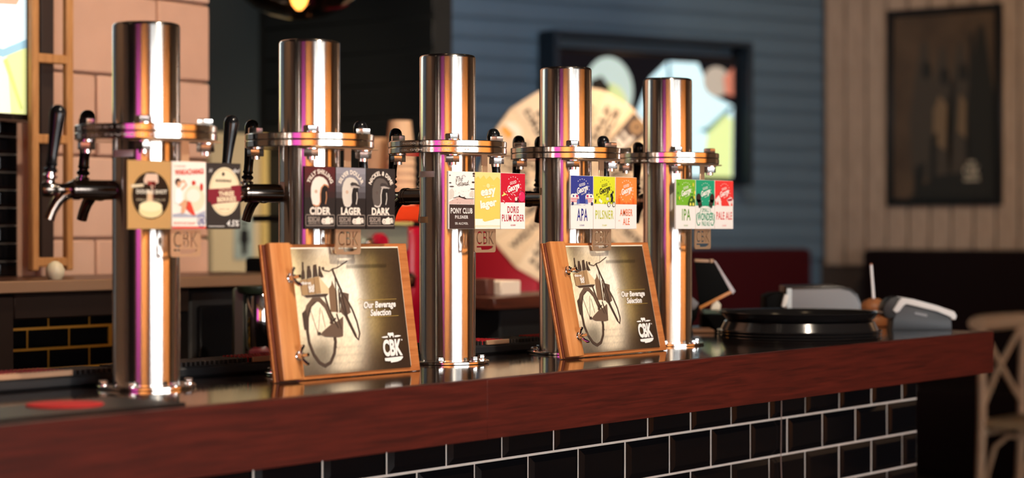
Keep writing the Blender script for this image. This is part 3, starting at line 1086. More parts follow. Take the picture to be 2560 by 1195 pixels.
p.ell('picture', ink('#ead39c'), 3, 0.52, 0.27, 0.27, 0.11)
p.ell('picture', ink('#f3e2b4'), 4, 0.52, 0.33, 0.26, 0.075)
p.text('lettering', ink('#f0e6d2'), 5, 'DOUBLE SHOT', 0.54, 0.545, 0.70, 0.058, bold=0.02)
p.text('lettering', ink('#d8c8a8'), 5, 'MILK STOUT', 0.53, 0.425, 0.66, 0.025)
fin(o, p)
o, p = badge(TOW[0], 1, WHITE, 'white beer badge with a red heading and seated figure', w=0.070, x=0.0015)
p.rect('print', ink('#efe6da'), 0, 0, 0, 1, 1)
red = ink('#d8412c')
p.text('lettering', red, 3, 'WAKACHANGI', 0.5, 0.855, 0.84, 0.085, bold=0.03, rot=0.05)
p.text('lettering', red, 3, 'A LAGER BEER', 0.22, 0.935, 0.34, 0.022)
p.text('lettering', red, 3, 'BREWED IN NEW ZEALAND', 0.36, 0.085, 0.62, 0.036)
p.rect('print', red, 1, 0, 0, 1, 0.035)
skin, hair = ink('#d9a27c'), ink('#3a2620')
p.ell('picture', ink('#d8d6b8'), 1, 0.66, 0.46, 0.30, 0.20)
p.ell('picture', ink('#e6e4d4'), 2, 0.62, 0.50, 0.20, 0.10)
p.ell('picture', ink('#c74030'), 3, 0.63, 0.69, 0.06, 0.035)
p.ell('picture', ink('#c74030'), 3, 0.86, 0.63, 0.05, 0.06)
p.ell('picture', hair, 3, 0.17, 0.70, 0.085, 0.055)
p.ell('picture', skin, 4, 0.19, 0.665, 0.055, 0.045)
p.poly('picture', ink('#f2f0ee'), 3, [(0.06, 0.40), (0.10, 0.60), (0.28, 0.60), (0.30, 0.42), (0.22, 0.36)])
p.stroke('picture', skin, 4, [(0.26, 0.58), (0.42, 0.66), (0.34, 0.72), (0.24, 0.69)], 0.003)
p.poly('picture', skin, 4, [(0.18, 0.36), (0.36, 0.44), (0.46, 0.40), (0.36, 0.24), (0.26, 0.22), (0.28, 0.34)])
p.poly('picture', red, 4, [(0.44, 0.42), (0.54, 0.40), (0.68, 0.20), (0.58, 0.21), (0.40, 0.30)])
p.poly('picture', ink('#a9aab8'), 1, [(0.02, 0.22), (0.30, 0.24), (0.62, 0.20), (0.98, 0.28), (0.98, 0.17), (0.02, 0.17)])
p.text('lettering', ink('#39408c'), 3, '5%', 0.86, 0.115, 0.17, 0.09, bold=0.03, shear=0.2)
p.ring('print', ink('#39408c'), 2, 0.86, 0.12, 0.115, 0.085, 0.0012)
fin(o, p)
o, p = badge(TOW[0], 2, '#2c231f', 'dark beer badge with a cream oval and crimson band', w=0.072, x=0.0735)
p.rect('print', ink('#2c231f'), 0, 0, 0, 1, 1)
cr = ink('#ecd9b4')
p.ell('print', cr, 1, 0.52, 0.57, 0.46, 0.37)
p.ring('print', ink('#b9925c'), 2, 0.52, 0.57, 0.42, 0.338, 0.0008)
p.poly('print', ink('#7d0f24'), 3, [(0.02, 0.41), (0.10, 0.41), (0.12, 0.36), (0.34, 0.39), (0.94, 0.42), (1.0, 0.44), (1.0, 0.67), (0.90, 0.67), (0.70, 0.655), (0.70, 0.63), (0.25, 0.61), (0.02, 0.60)])
p.text('lettering', cr, 4, 'THREE', 0.56, 0.535, 0.46, 0.075, bold=0.04, rot=0.05)
p.text('lettering', cr, 4, 'BERRIES', 0.57, 0.452, 0.56, 0.075, bold=0.04, rot=0.05)
p.text('lettering', cr, 4, 'CIDER WITH', 0.53, 0.60, 0.36, 0.026, rot=0.05)
p.text('lettering', ink('#33261c'), 4, 'ROCHDALE', 0.48, 0.735, 0.46, 0.042, bold=0.02)
p.ell('print', ink('#33261c'), 4, 0.47, 0.835, 0.04, 0.03)
p.text('lettering', ink('#8a6a45'), 4, 'SINCE 1938', 0.50, 0.30, 0.3, 0.02)
wt = ink(WHITE)
p.text('lettering', wt, 4, '4.5%', 0.76, 0.085, 0.38, 0.095, bold=0.01, shear=0.25)
p.text('lettering', wt, 4, 'H', 0.10, 0.885, 0.10, 0.06, shear=0.4)
p.text('lettering', wt, 4, 'ded', 0.86, 0.895, 0.22, 0.07, shear=0.4)
p.rect('print', wt, 4, 0.04, 0.034, 0.50, 0.042)
fin(o, p)

# second tower: three dark badges with helmets


def helmet_badge(i, top, name, kind, shell, rim, label, peak=False):
    o, p = badge(TOW[1], i, '#1b1513', label)
    p.rect('print', ink('#211917'), 0, 0, 0, 1, 1)
    for k in range(6):
        c = [a + (b - a) * (k / 5) for a, b in zip(lin('#211917')[:3], lin(top)[:3])]
        p.rect('print', mat('ink %s %d' % (top, k), c, 0.55), 1, 0, 0.40 + k * 0.1, 1, 0.50 + k * 0.1)
    k = ink('#f0e2d2')
    p.text('lettering', k, 3, name, 0.5, 0.925, 0.98 if len(name) > 11 else 0.92, 0.075, bold=0.035, arc=0.030, spacing=1.1)
    # helmet: shell, visor opening, rim strap, peak
    p.poly('picture', ink(shell), 3, [(0.25, 0.40), (0.20, 0.52), (0.20, 0.66), (0.25, 0.76), (0.34, 0.825), (0.46, 0.845), (0.60, 0.83), (0.71, 0.78), (0.77, 0.71), (0.76, 0.685), (0.66, 0.71), (0.56, 0.69), (0.50, 0.62), (0.49, 0.52), (0.50, 0.44), (0.47, 0.385), (0.40, 0.365), (0.30, 0.375)])
    p.poly('picture', ink('#15100e'), 4, [(0.52, 0.46), (0.51, 0.60), (0.57, 0.68), (0.66, 0.70), (0.74, 0.68), (0.74, 0.56), (0.70, 0.42), (0.58, 0.40)])
    p.stroke('picture', ink(rim), 5, [(0.27, 0.385), (0.36, 0.365), (0.45, 0.375), (0.50, 0.43), (0.495, 0.56), (0.53, 0.66), (0.62, 0.715), (0.72, 0.70), (0.77, 0.67)], 0.0024)
    p.stroke('picture', ink(rim), 5, [(0.69, 0.60), (0.70, 0.50), (0.665, 0.40)], 0.0018)
    p.ell('picture', ink('#c9a890' if shell[1] > '8' else '#574a44'), 4, 0.36, 0.60, 0.05, 0.03)
    if peak:
        p.poly('picture', ink('#3a3230'), 6, [(0.46, 0.735), (0.52, 0.765), (0.66, 0.755), (0.80, 0.70), (0.84, 0.675), (0.70, 0.67), (0.52, 0.675)])
        p.poly('picture', ink('#b9aca2'), 7, [(0.48, 0.70), (0.60, 0.71), (0.82, 0.68), (0.66, 0.672), (0.52, 0.676)])
    p.text('lettering', k, 3, kind, 0.5, 0.288, 0.68 if kind != 'DARK' else 0.64, 0.125, bold=0.045, spacing=1.08)
    bx = ink('#a8988c')
    p.stroke('print', bx, 3, [(0.05, 0.05), (0.95, 0.05), (0.97, 0.07), (0.97, 0.205), (0.95, 0.225), (0.05, 0.225), (0.03, 0.205), (0.03, 0.07)], 0.0009, True)
    p.text('lettering', bx, 3, 'SIDECAR', 0.30, 0.152, 0.40, 0.085, bold=0.02)
    p.text('lettering', bx, 3, 'BREWING CO.', 0.32, 0.088, 0.38, 0.03, bold=0.01)
    p.poly('picture', k, 3, [(0.54, 0.13), (0.58, 0.17), (0.66, 0.165), (0.78, 0.20), (0.80, 0.175), (0.90, 0.18), (0.94, 0.13), (0.92, 0.09), (0.84, 0.085), (0.80, 0.075), (0.60, 0.075), (0.55, 0.095)])
    p.ring('picture', ink('#211917'), 4, 0.62, 0.115, 0.035, 0.026, 0.0007, 14)
    p.ring('picture', ink('#211917'), 4, 0.87, 0.125, 0.045, 0.034, 0.0007, 14)
    fin(o, p)


helmet_badge(0, '#54181b', 'TILLY SHILLING', 'CIDER', '#eadfd2', '#c98a62', 'black beer badge with a cream helmet and dark red top')
helmet_badge(1, '#8e8a92', 'SILVER DOLLAR', 'LAGER', '#d4cabc', '#d9cfc4', 'grey topped beer badge with a peaked silver helmet', True)
helmet_badge(2, '#2c2321', 'NICKEL & DIME', 'DARK', '#5d534d', '#d9cfc4', 'black beer badge with a peaked black helmet', True)

# third tower
o, p = badge(TOW[2], 0, '#efe3cf', 'white and brown beer badge with an island sketch')
p.rect('print', ink('#f3efe9'), 0, 0, 0, 1, 1)
bn = ink('#3d2a25')
p.rect('print', bn, 1, 0.03, 0.0, 1, 0.425)
p.text('lettering', bn, 2, 'The', 0.42, 0.875, 0.26, 0.09, shear=0.4, rot=0.12)
p.text('lettering', bn, 2, 'island', 0.56, 0.795, 0.44, 0.085, shear=0.4, rot=0.08)
p.stroke('picture', bn, 2, [(0.28, 0.88), (0.29, 0.78), (0.36, 0.76), (0.46, 0.82)], 0.0009)
p.stroke('picture', bn, 2, [(0.54, 0.77), (0.60, 0.785), (0.66, 0.765), (0.74, 0.785), (0.80, 0.77)], 0.0009)
for a in range(5):
    q = math.radians(30 + 30 * a)
    p.stroke('picture', bn, 2, [(0.58 + 0.05 * math.cos(q), 0.895 + 0.03 * math.sin(q)), (0.58 + 0.09 * math.cos(q), 0.895 + 0.055 * math.sin(q))], 0.0007)
for cu, cv, ru, rv in ((0.06, 0.80, .05, .012), (0.05, 0.93, .03, .012), (0.95, 0.82, .06, .016), (0.97, 0.93, .04, .014), (0.12, 0.735, .09, .012), (0.92, 0.70, .09, .012), (0.97, 0.97, .05, .02)):
    p.ell('picture', bn, 2, cu, cv, ru, rv, 12)
gy, pk = ink('#c9beb4'), ink('#d8b8ae')
p.poly('picture', pk, 1, [(0.02, 0.43), (0.98, 0.43), (0.98, 0.52), (0.70, 0.53), (0.45, 0.56), (0.25, 0.53), (0.02, 0.47)])
p.poly('picture', ink('#d9d1c6'), 1, [(0.02, 0.50), (0.20, 0.54), (0.22, 0.64), (0.14, 0.71), (0.02, 0.66)])
p.poly('picture', ink('#d9d1c6'), 1, [(0.98, 0.56), (0.82, 0.56), (0.80, 0.62), (0.90, 0.68), (0.98, 0.66)])
for k in range(60):
    cu, cv = random.uniform(0.05, 0.95), random.uniform(0.44, 0.68)
    p.ell('sketch_dots', bn if random.random() < .45 and cv < .56 else gy, 2, cu, cv, random.uniform(.008, .026), random.uniform(.002, .006), 6)
p.stroke('picture', bn, 2, [(0.18, 0.535), (0.40, 0.565), (0.55, 0.55), (0.62, 0.525), (0.98, 0.53)], 0.0011)
p.poly('picture', bn, 2, [(0.36, 0.56), (0.42, 0.59), (0.46, 0.565), (0.58, 0.53), (0.70, 0.53), (0.60, 0.555)])
p.text('lettering', ink(WHITE), 2, 'PONY CLUB', 0.5, 0.315, 0.84, 0.098, bold=0.02, spacing=1.1)
p.text('lettering', ink(WHITE), 2, 'PILSNER', 0.5, 0.205, 0.50, 0.058, bold=0.02, spacing=1.3)
p.text('lettering', ink(WHITE), 2, '5% ALC/VOL', 0.5, 0.093, 0.50, 0.040, bold=0.01, spacing=1.2)
fin(o, p)
o, p = badge(TOW[2], 1, '#e9d9a8', 'plain yellow beer badge with white gothic lettering')
yl = ink('#f3cd62')
p.rect('print', yl, 0, 0, 0, 1, 1)
p.poly('print', ink('#f6da8c'), 1, [(0, 0.88), (0.12, 0.93), (0.2, 0.88), (0.34, 0.95), (0.44, 0.88), (0.58, 0.94), (0.74, 0.86), (0.88, 0.93), (1, 0.88), (1, 1), (0, 1)])
p.rect('print', ink('#f3efe6'), 1, 0, 0.0, 1, 0.175)
p.poly('print', yl, 2, [(0.30, 0.18), (0.30, 0.145), (0.38, 0.125), (0.76, 0.165), (0.76, 0.18)])
p.rect('print', yl, 2, 0, 0.052, 1, 0.058)
p.rect('print', yl, 2, 0, 0.028, 1, 0.034)
for body, cu, cv, a, b in (('easy', 0.52, 0.632, 0.60, 0.155), ('lager', 0.53, 0.435, 0.66, 0.185)):
    p.text('lettering', ink('#fbf5e4'), 3, body, cu, cv, a, b, bold=0.045, rot=0.13)
for a, b in ((0.36, 0.43), (0.46, 0.60), (0.66, 0.74)):
    p.poly('lettering', ink('#fbf5e4'), 3, [(a, 0.525 + a * .06), (b, 0.525 + b * .06), (b, 0.545 + b * .06), (a, 0.545 + a * .06)])
p.ell('picture', ink('#f8e3a0'), 3, 0.51, 0.765, 0.07, 0.04)
p.rect('picture', ink('#f8e3a0'), 3, 0.30, 0.755, 0.42, 0.762)
p.rect('picture', ink('#f8e3a0'), 3, 0.62, 0.765, 0.74, 0.772)
fin(o, p)
o, p = good_badge(2, 2, '#c8102e', WHITE, 'crimson and white beer badge with a plum', [('DORIS', 0.5, 0.345, 0.46, 0.125), ('PLUM CIDER', 0.5, 0.195, 0.90, 0.125)], '#b5122e')
p.ell('picture', ink('#e0245c'), 2, 0.86, 0.585, 0.14, 0.10)
p.ring('picture', ink('#5c0a1c'), 3, 0.86, 0.585, 0.14, 0.10, 0.0008, 20)
p.text('picture', ink('#f5b9c8'), 3, '//', 0.78, 0.63, 0.08, 0.04)
p.poly('picture', ink('#d7e07a'), 3, [(0.03, 0.60), (0.10, 0.62), (0.10, 0.67), (0.15, 0.64), (0.24, 0.62), (0.16, 0.605), (0.05, 0.58)])
p.poly('picture', ink('#5c0a1c'), 2, [(0.56, 0.475), (0.62, 0.55), (0.66, 0.58), (0.72, 0.52), (0.74, 0.475)])
p.ell('picture', ink('#f5d9c8'), 3, 0.62, 0.54, 0.05, 0.035)
for a, b in ((0.38, 0.53), (0.10, 0.50), (0.55, 0.61), (0.42, 0.62)):
    p.poly('picture', ink('#f7e6e0'), 3, [(a - .05, b + .02), (a + .05, b - .02), (a + .03, b + .005)])
p.poly('print', ink('#c8102e'), 2, [(0.13, 0.476), (0.155, 0.445), (0.18, 0.476)])
fin(o, p)

# fourth tower
o, p = good_badge(3, 0, '#303a8e', WHITE, 'blue and white beer badge with two striped caravans', [('APA', 0.51, 0.265, 0.48, 0.235)], '#2b3588', abv='6.2%ABV')
for sgn, cx in ((1, 0.17), (-1, 0.84)):
    p.poly('picture', ink('#f4efe8'), 2, [(cx - .19, 0.475), (cx - .19, 0.62), (cx - .13, 0.66), (cx + .12, 0.66), (cx + .19, 0.60), (cx + .19, 0.475)])
    for z in (0.565, 0.535, 0.505):
        p.rect('picture', ink('#d8485a'), 3, cx - .18, z, cx + .18 - (0.585 - z), z + .014)
    p.rect('picture', ink('#c23a66'), 3, cx + sgn * .10 - .045, 0.595, cx + sgn * .10 + .045, 0.64)
    p.rect('picture', ink('#2b3588'), 3, cx - sgn * .06 - .03, 0.60, cx - sgn * .06 + .03, 0.635)
    p.poly('picture', ink('#5a6ab0'), 4, [(cx + sgn * .08, 0.47), (cx + sgn * .10, 0.56), (cx + sgn * .19, 0.56), (cx + sgn * .21, 0.47)])
    p.ell('picture', ink('#232a5c'), 4, cx - sgn * .10, 0.475, 0.05, 0.034, 16)
    p.poly('picture', ink('#5a6480'), 3, [(cx - .2, 0.455), (cx + sgn * .28, 0.452), (cx + sgn * .28, 0.447), (cx - .2, 0.449)])
fin(o, p)
o, p = good_badge(3, 1, '#d9df2a', '#1c1c16', 'lime yellow and white beer badge with a delivery cyclist', [('PILSNER', 0.5, 0.27, 0.84, 0.17)], '#bcc53c', abv='5%ABV')
bk = ink('#1c1c16')
for cu in (0.70, 0.95):
    p.ring('picture', bk, 4, min(cu, .93), 0.47, 0.065, 0.047, 0.0012, 18)
    p.ell('picture', ink('#f0ede2'), 3, min(cu, .93), 0.47, 0.062, 0.045, 16)
p.stroke('picture', bk, 5, [(0.70, 0.47), (0.80, 0.54), (0.90, 0.54), (0.93, 0.47)], 0.0012)
p.poly('picture', bk, 5, [(0.78, 0.52), (0.80, 0.60), (0.76, 0.66), (0.84, 0.69), (0.90, 0.60), (0.86, 0.50)])
p.poly('picture', ink('#8a8a7a'), 5, [(0.77, 0.60), (0.74, 0.66), (0.86, 0.71), (0.88, 0.66)])
p.ell('picture', bk, 5, 0.88, 0.705, 0.035, 0.028)
p.rect('picture', ink('#d8d8cc'), 5, 0.57, 0.55, 0.69, 0.60)
for z in (0.61, 0.63, 0.65):
    p.rect('picture', bk, 5, 0.56, z, 0.68, z + .006)
for a, b, c in ((0.08, 0.53, .035), (0.14, 0.65, .022), (0.22, 0.61, .014), (0.52, 0.49, .016)):
    p.poly('picture', bk, 4, [(a - c, b - c), (a - c * .6, b + c), (a + c, b + c * .6), (a + c * .6, b - c)])
for a, b in ((0.28, 0.545), (0.34, 0.52)):
    p.ell('picture', ink('#f6f4d8'), 4, a, b, .05, .03)
fin(o, p)
o, p = good_badge(3, 2, '#f08a3c', WHITE, 'orange and white beer badge with two lines of lettering', [('AMBER', 0.5, 0.315, 0.60, 0.135), ('ALE', 0.5, 0.14, 0.32, 0.135)], '#e56a2c', abv=' ')
p.text('lettering', ink('#e56a2c'), 2, '4.7%', 0.16, 0.155, 0.09, 0.025)
og, og2 = ink('#e8601c'), ink('#f7a35c')
for k in range(9):
    cu = 0.05 + k * 0.112
    h = (0.14, 0.17, 0.10, 0.06, 0.05, 0.06, 0.10, 0.17, 0.13)[k]
    p.poly('picture', og if k % 2 else ink('#ee7a2c'), 2, [(cu - .05, 0.476), (cu - .045, 0.476 + h * .7), (cu - .01, 0.476 + h), (cu + .02, 0.476 + h * .95), (cu + .05, 0.476 + h * .6), (cu + .055, 0.476)])
    p.ell('picture', og2, 3, cu, 0.476 + h * .75, .012, .02, 10)
fin(o, p)

# fifth tower
o, p = good_badge(4, 0, '#76b82e', WHITE, 'green and white beer badge with a small house', [('IPA', 0.52, 0.285, 0.44, 0.235)], '#5e9a28', abv='5.8%ABV')
for a, b in ((0.12, 0.90), (0.10, 0.72), (0.12, 0.60), (0.82, 0.70)):
    p.ell('picture', ink('#4f8f22'), 2, a, b, .05, .03, 10)
for a, b in ((0.16, 0.62), (0.88, 0.90), (0.96, 0.74), (0.93, 0.64)):
    p.ell('picture', ink('#e6d648'), 3, a, b, .035, .04, 8)
p.poly('picture', ink('#2f5a1c'), 3, [(0.62, 0.46), (0.60, 0.52), (0.66, 0.60), (0.76, 0.67), (0.88, 0.66), (0.97, 0.56), (0.97, 0.46)])
p.poly('picture', ink('#e6e25c'), 4, [(0.68, 0.47), (0.70, 0.53), (0.76, 0.53), (0.78, 0.47)])
p.poly('picture', ink('#e6e25c'), 4, [(0.83, 0.47), (0.84, 0.53), (0.92, 0.53), (0.93, 0.47)])
p.poly('picture', ink('#a8c84c'), 4, [(0.70, 0.56), (0.76, 0.62), (0.84, 0.60), (0.80, 0.56)])
fin(o, p)
o, p = good_badge(4, 1, '#18a078', WHITE, 'teal and white beer badge with two dark gloves', [], '#18a078', abv=' ')
gk = ink('#33241f')
for sgn, cx in ((1, 0.14), (-1, 0.86)):
    p.ell('picture', gk, 3, cx, 0.63, .125, .095)
    p.poly('picture', gk, 3, [(cx - sgn * .11, 0.60), (cx + sgn * .12, 0.60), (cx + sgn * .19, 0.46), (cx + sgn * .02, 0.42)])
    p.stroke('picture', ink('#6a544a'), 4, [(cx - sgn * .08, 0.535), (cx + sgn * .04, 0.51), (cx + sgn * .14, 0.55)], 0.0009)
tl = ink('#18a078')
p.poly('picture', ink('#f2eee8'), 2, [(0.22, 0.476), (0.24, 0.47), (0.24, 0.42), (0.22, 0.476)])
p.text('lettering', tl, 3, 'SMALL', 0.5, 0.385, 0.38, 0.085, bold=0.0, spacing=1.1)
p.text('lettering', tl, 3, 'WONDER', 0.5, 0.245, 0.84, 0.155, bold=0.015, spacing=1.05)
p.text('lettering', tl, 3, 'PALE ALE', 0.52, 0.105, 0.42, 0.09, bold=0.0)
for sgn in (-1, 1):
    p.stroke('picture', tl, 3, [(0.5 + sgn * .26, 0.46), (0.5 + sgn * .25, 0.38), (0.5 + sgn * .30, 0.33), (0.5 + sgn * .44, 0.31)], 0.0012)
    p.stroke('picture', tl, 3, [(0.5 + sgn * .47, 0.30), (0.5 + sgn * .47, 0.14), (0.5 + sgn * .40, 0.07), (0.5 + sgn * .31, 0.08), (0.5 + sgn * .30, 0.13)], 0.0022)
p.stroke('picture', tl, 3, [(0.24, 0.462), (0.5, 0.475), (0.76, 0.462)], 0.001)
fin(o, p)
o, p = good_badge(4, 2, '#ee3a36', WHITE, 'bright red and white beer badge with white splashes', [('PALE ALE', 0.5, 0.27, 0.86, 0.16)], '#e03a3a', abv='5.2%ABV')
wf_ = ink('#f5e6e0')
p.poly('picture', wf_, 2, [(0.0, 0.60), (0.12, 0.66), (0.20, 0.70), (0.30, 0.62), (0.34, 0.50), (0.36, 0.47), (0.02, 0.47), (0.06, 0.54)])
p.poly('picture', wf_, 2, [(0.64, 0.60), (0.74, 0.64), (0.90, 0.66), (1, 0.60), (1, 0.47), (0.80, 0.47), (0.72, 0.55)])
p.poly('picture', ink('#a8182c'), 3, [(0.66, 0.61), (0.94, 0.64), (0.92, 0.585), (0.70, 0.575)])
p.poly('picture', ink('#ee6a5c'), 3, [(0.06, 0.50), (0.14, 0.58), (0.20, 0.50)])
p.poly('picture', ink('#ee6a5c'), 3, [(0.84, 0.48), (0.90, 0.56), (0.97, 0.48)])
fin(o, p)

# ================================================================== drinks menus leaning on the towers
bw_a = wood('oiled board wood', '#a9602f', '#c98048', 0, 8, 0.42, coat=0.15, bump=0.12, stretch=16)
bw_b = wood('oiled spine wood', '#b97039', '#d99458', 2, 7, 0.42, coat=0.15, bump=0.12, stretch=14)
ply = wood('dark ply edge', '#4d2213', '#7a3a20', 2, 9, 0.6)
BIKE = {
 'rearwheel':[(0.216,0.595),(0.156,0.547),(0.121,0.455),(0.108,0.349),(0.112,0.256),(0.140,0.162),(0.181,0.095),(0.226,0.067),(0.276,0.089),(0.318,0.159),(0.338,0.251),(0.337,0.338),(0.321,0.433),(0.289,0.528),(0.254,0.580)],
 'fender':[(0.107,0.477),(0.132,0.540),(0.184,0.593),(0.239,0.595),(0.290,0.535),(0.323,0.447)],
 'frontwheel':[(0.430,0.662),(0.473,0.595),(0.515,0.506),(0.547,0.402),(0.559,0.306),(0.542,0.255),(0.520,0.286),(0.486,0.368),(0.452,0.450),(0.427,0.538),(0.418,0.611)],
 'cratefront':[(0.087,0.749),(0.251,0.778),(0.255,0.641),(0.093,0.631)],
 'crateside':[(0.251,0.778),(0.326,0.679),(0.323,0.636),(0.255,0.641)],
 'b1':[(0.103,0.757),(0.110,0.813),(0.119,0.834),(0.123,0.895),(0.135,0.895),(0.130,0.834),(0.136,0.816),(0.134,0.762)],
 'b2':[(0.151,0.766),(0.157,0.819),(0.164,0.841),(0.166,0.864),(0.187,0.864),(0.186,0.841),(0.193,0.812),(0.191,0.772)],
 'b3':[(0.203,0.772),(0.211,0.826),(0.217,0.871),(0.243,0.875),(0.244,0.833),(0.245,0.779)],
 'b4':[(0.251,0.778),(0.257,0.818),(0.263,0.860),(0.275,0.860),(0.276,0.825),(0.296,0.771),(0.270,0.771)],
 'handlebar':[(0.295,0.829),(0.346,0.816),(0.380,0.837),(0.422,0.845),(0.516,0.896)],
 'cable':[(0.422,0.845),(0.433,0.882),(0.444,0.919)],
 'stem':[(0.376,0.839),(0.392,0.787),(0.418,0.706),(0.438,0.655)],
 'grip':[(0.286,0.850),(0.301,0.854),(0.310,0.843),(0.303,0.828),(0.290,0.832)],
 'f1':[(0.289,0.615),(0.318,0.491),(0.375,0.358)], 'f2':[(0.395,0.773),(0.380,0.481)], 'f3':[(0.415,0.677),(0.402,0.481)],
 'fork':[(0.434,0.662),(0.464,0.442),(0.524,0.286)],
 'plant':[(0.330,0.679),(0.357,0.708),(0.366,0.744),(0.383,0.685),(0.397,0.656),(0.392,0.488),(0.326,0.491),(0.327,0.592)],
 'bag':[(0.437,0.648),(0.501,0.631),(0.492,0.573),(0.500,0.477),(0.444,0.450),(0.411,0.488)],
 'chain':[(0.233,0.336),(0.301,0.383),(0.376,0.416),(0.428,0.451),(0.408,0.291),(0.365,0.285),(0.254,0.295),(0.216,0.315)],
 'crank':[(0.373,0.474),(0.399,0.350)], 'pedal':[(0.362,0.439),(0.307,0.401)],
 's1':[(0.153,0.511),(0.196,0.323)], 's2':[(0.238,0.530),(0.196,0.323)], 's3':[(0.248,0.508),(0.264,0.370)],
 'hub':[(0.190,0.334),(0.213,0.337),(0.220,0.318),(0.207,0.308),(0.190,0.313)],
 'pannier':[(0.078,0.492),(0.111,0.520),(0.121,0.455),(0.107,0.349),(0.082,0.364)],
 'rack':[(0.108,0.630),(0.323,0.639),(0.297,0.615),(0.130,0.612)], 'stand':[(0.328,0.281),(0.338,0.201)],
}


def photo_print(u, v):
    """the sepia alley photograph printed on the cover"""
    c = [0.27, 0.205, 0.145]

    def blob(x, y, sx, sy, col, k):
        g = k * math.exp(-((u - x) / sx) ** 2 - ((v - y) / sy) ** 2)
        for i in range(3):
            c[i] += (col[i] - c[i]) * min(1, g)
    blob(0.74, 0.62, 0.16, 0.55, (0.42, 0.34, 0.19), 0.8)
    blob(0.74, 0.88, 0.05, 0.25, (0.52, 0.44, 0.24), 0.6)
    blob(0.70, 0.38, 0.07, 0.20, (0.60, 0.50, 0.27), 0.7)
    blob(0.40, 0.58, 0.20, 0.50, (1.0, 0.97, 0.89), 2.2)
    blob(0.30, 0.88, 0.18, 0.10, (0.74, 0.64, 0.47), 0.6)
    blob(0.03, 0.62, 0.10, 0.55, (0.98, 0.90, 0.70), 1.1)
    blob(0.20, 0.42, 0.16, 0.28, (1.0, 0.94, 0.82), 1.4)
    blob(0.42, 0.17, 0.15, 0.26, (0.98, 0.91, 0.78), 1.2)
    blob(0.22, 0.17, 0.11, 0.12, (0.42, 0.39, 0.33), 0.7)
    blob(0.05, 0.02, 0.20, 0.14, (0.36, 0.33, 0.29), 0.8)
    blob(0.95, 0.02, 0.32, 0.20, (0.19, 0.14, 0.11), 0.9)
    blob(1.02, 0.5, 0.10, 0.8, (0.22, 0.16, 0.12), 0.85)
    blob(0.85, 1.0, 0.35, 0.07, (0.27, 0.22, 0.16), 0.7)
    blob(0.42, -0.06, 0.4, 0.07, (0.3, 0.25, 0.2), 0.9)
    if 0.50 < u < 0.88 and 0.835 < v < 0.872:
        c = [x * 0.72 for x in c]
    if v < 0.25 and 0.3 < u < 0.56 and (int(v * 60) % 4 == 0):
        c = [x * 0.93 for x in c]
    n = 1 + random.uniform(-.05, .05)
    return [x * n for x in c]


pm_ = bpy.data.materials.new('printed cover')
pm_.use_nodes = True
_b = pm_.node_tree.nodes['Principled BSDF']
_a = pm_.node_tree.nodes.new('ShaderNodeVertexColor')
_a.layer_name = 'Col'
pm_.node_tree.links.new(_a.outputs[0], _b.inputs['Base Color'])
_b.inputs['Roughness'].default_value = 0.28
PW_, PH_ = 0.272, 0.203


def cover_mesh():
    nx, ny = 84, 64
    vs = [(i / nx * PW_, 0, j / ny * PH_) for j in range(ny + 1) for i in range(nx + 1)]
    fs = [(j * (nx + 1) + i, j * (nx + 1) + i + 1, (j + 1) * (nx + 1) + i + 1, (j + 1) * (nx + 1) + i) for j in range(ny) for i in range(nx)]
    me = bpy.data.meshes.new('cover_page')
    me.from_pydata(vs, [], fs)
    ca = me.color_attributes.new('Col', 'FLOAT_COLOR', 'POINT')
    for k, (x, y, z) in enumerate(vs):
        c = photo_print(x / PW_, z / PH_)
        ca.data[k].color = lin('#%02x%02x%02x' % tuple(max(0, min(255, int(q * 255))) for q in c))
    me.materials.append(pm_)
    return me


COVER = cover_mesh()


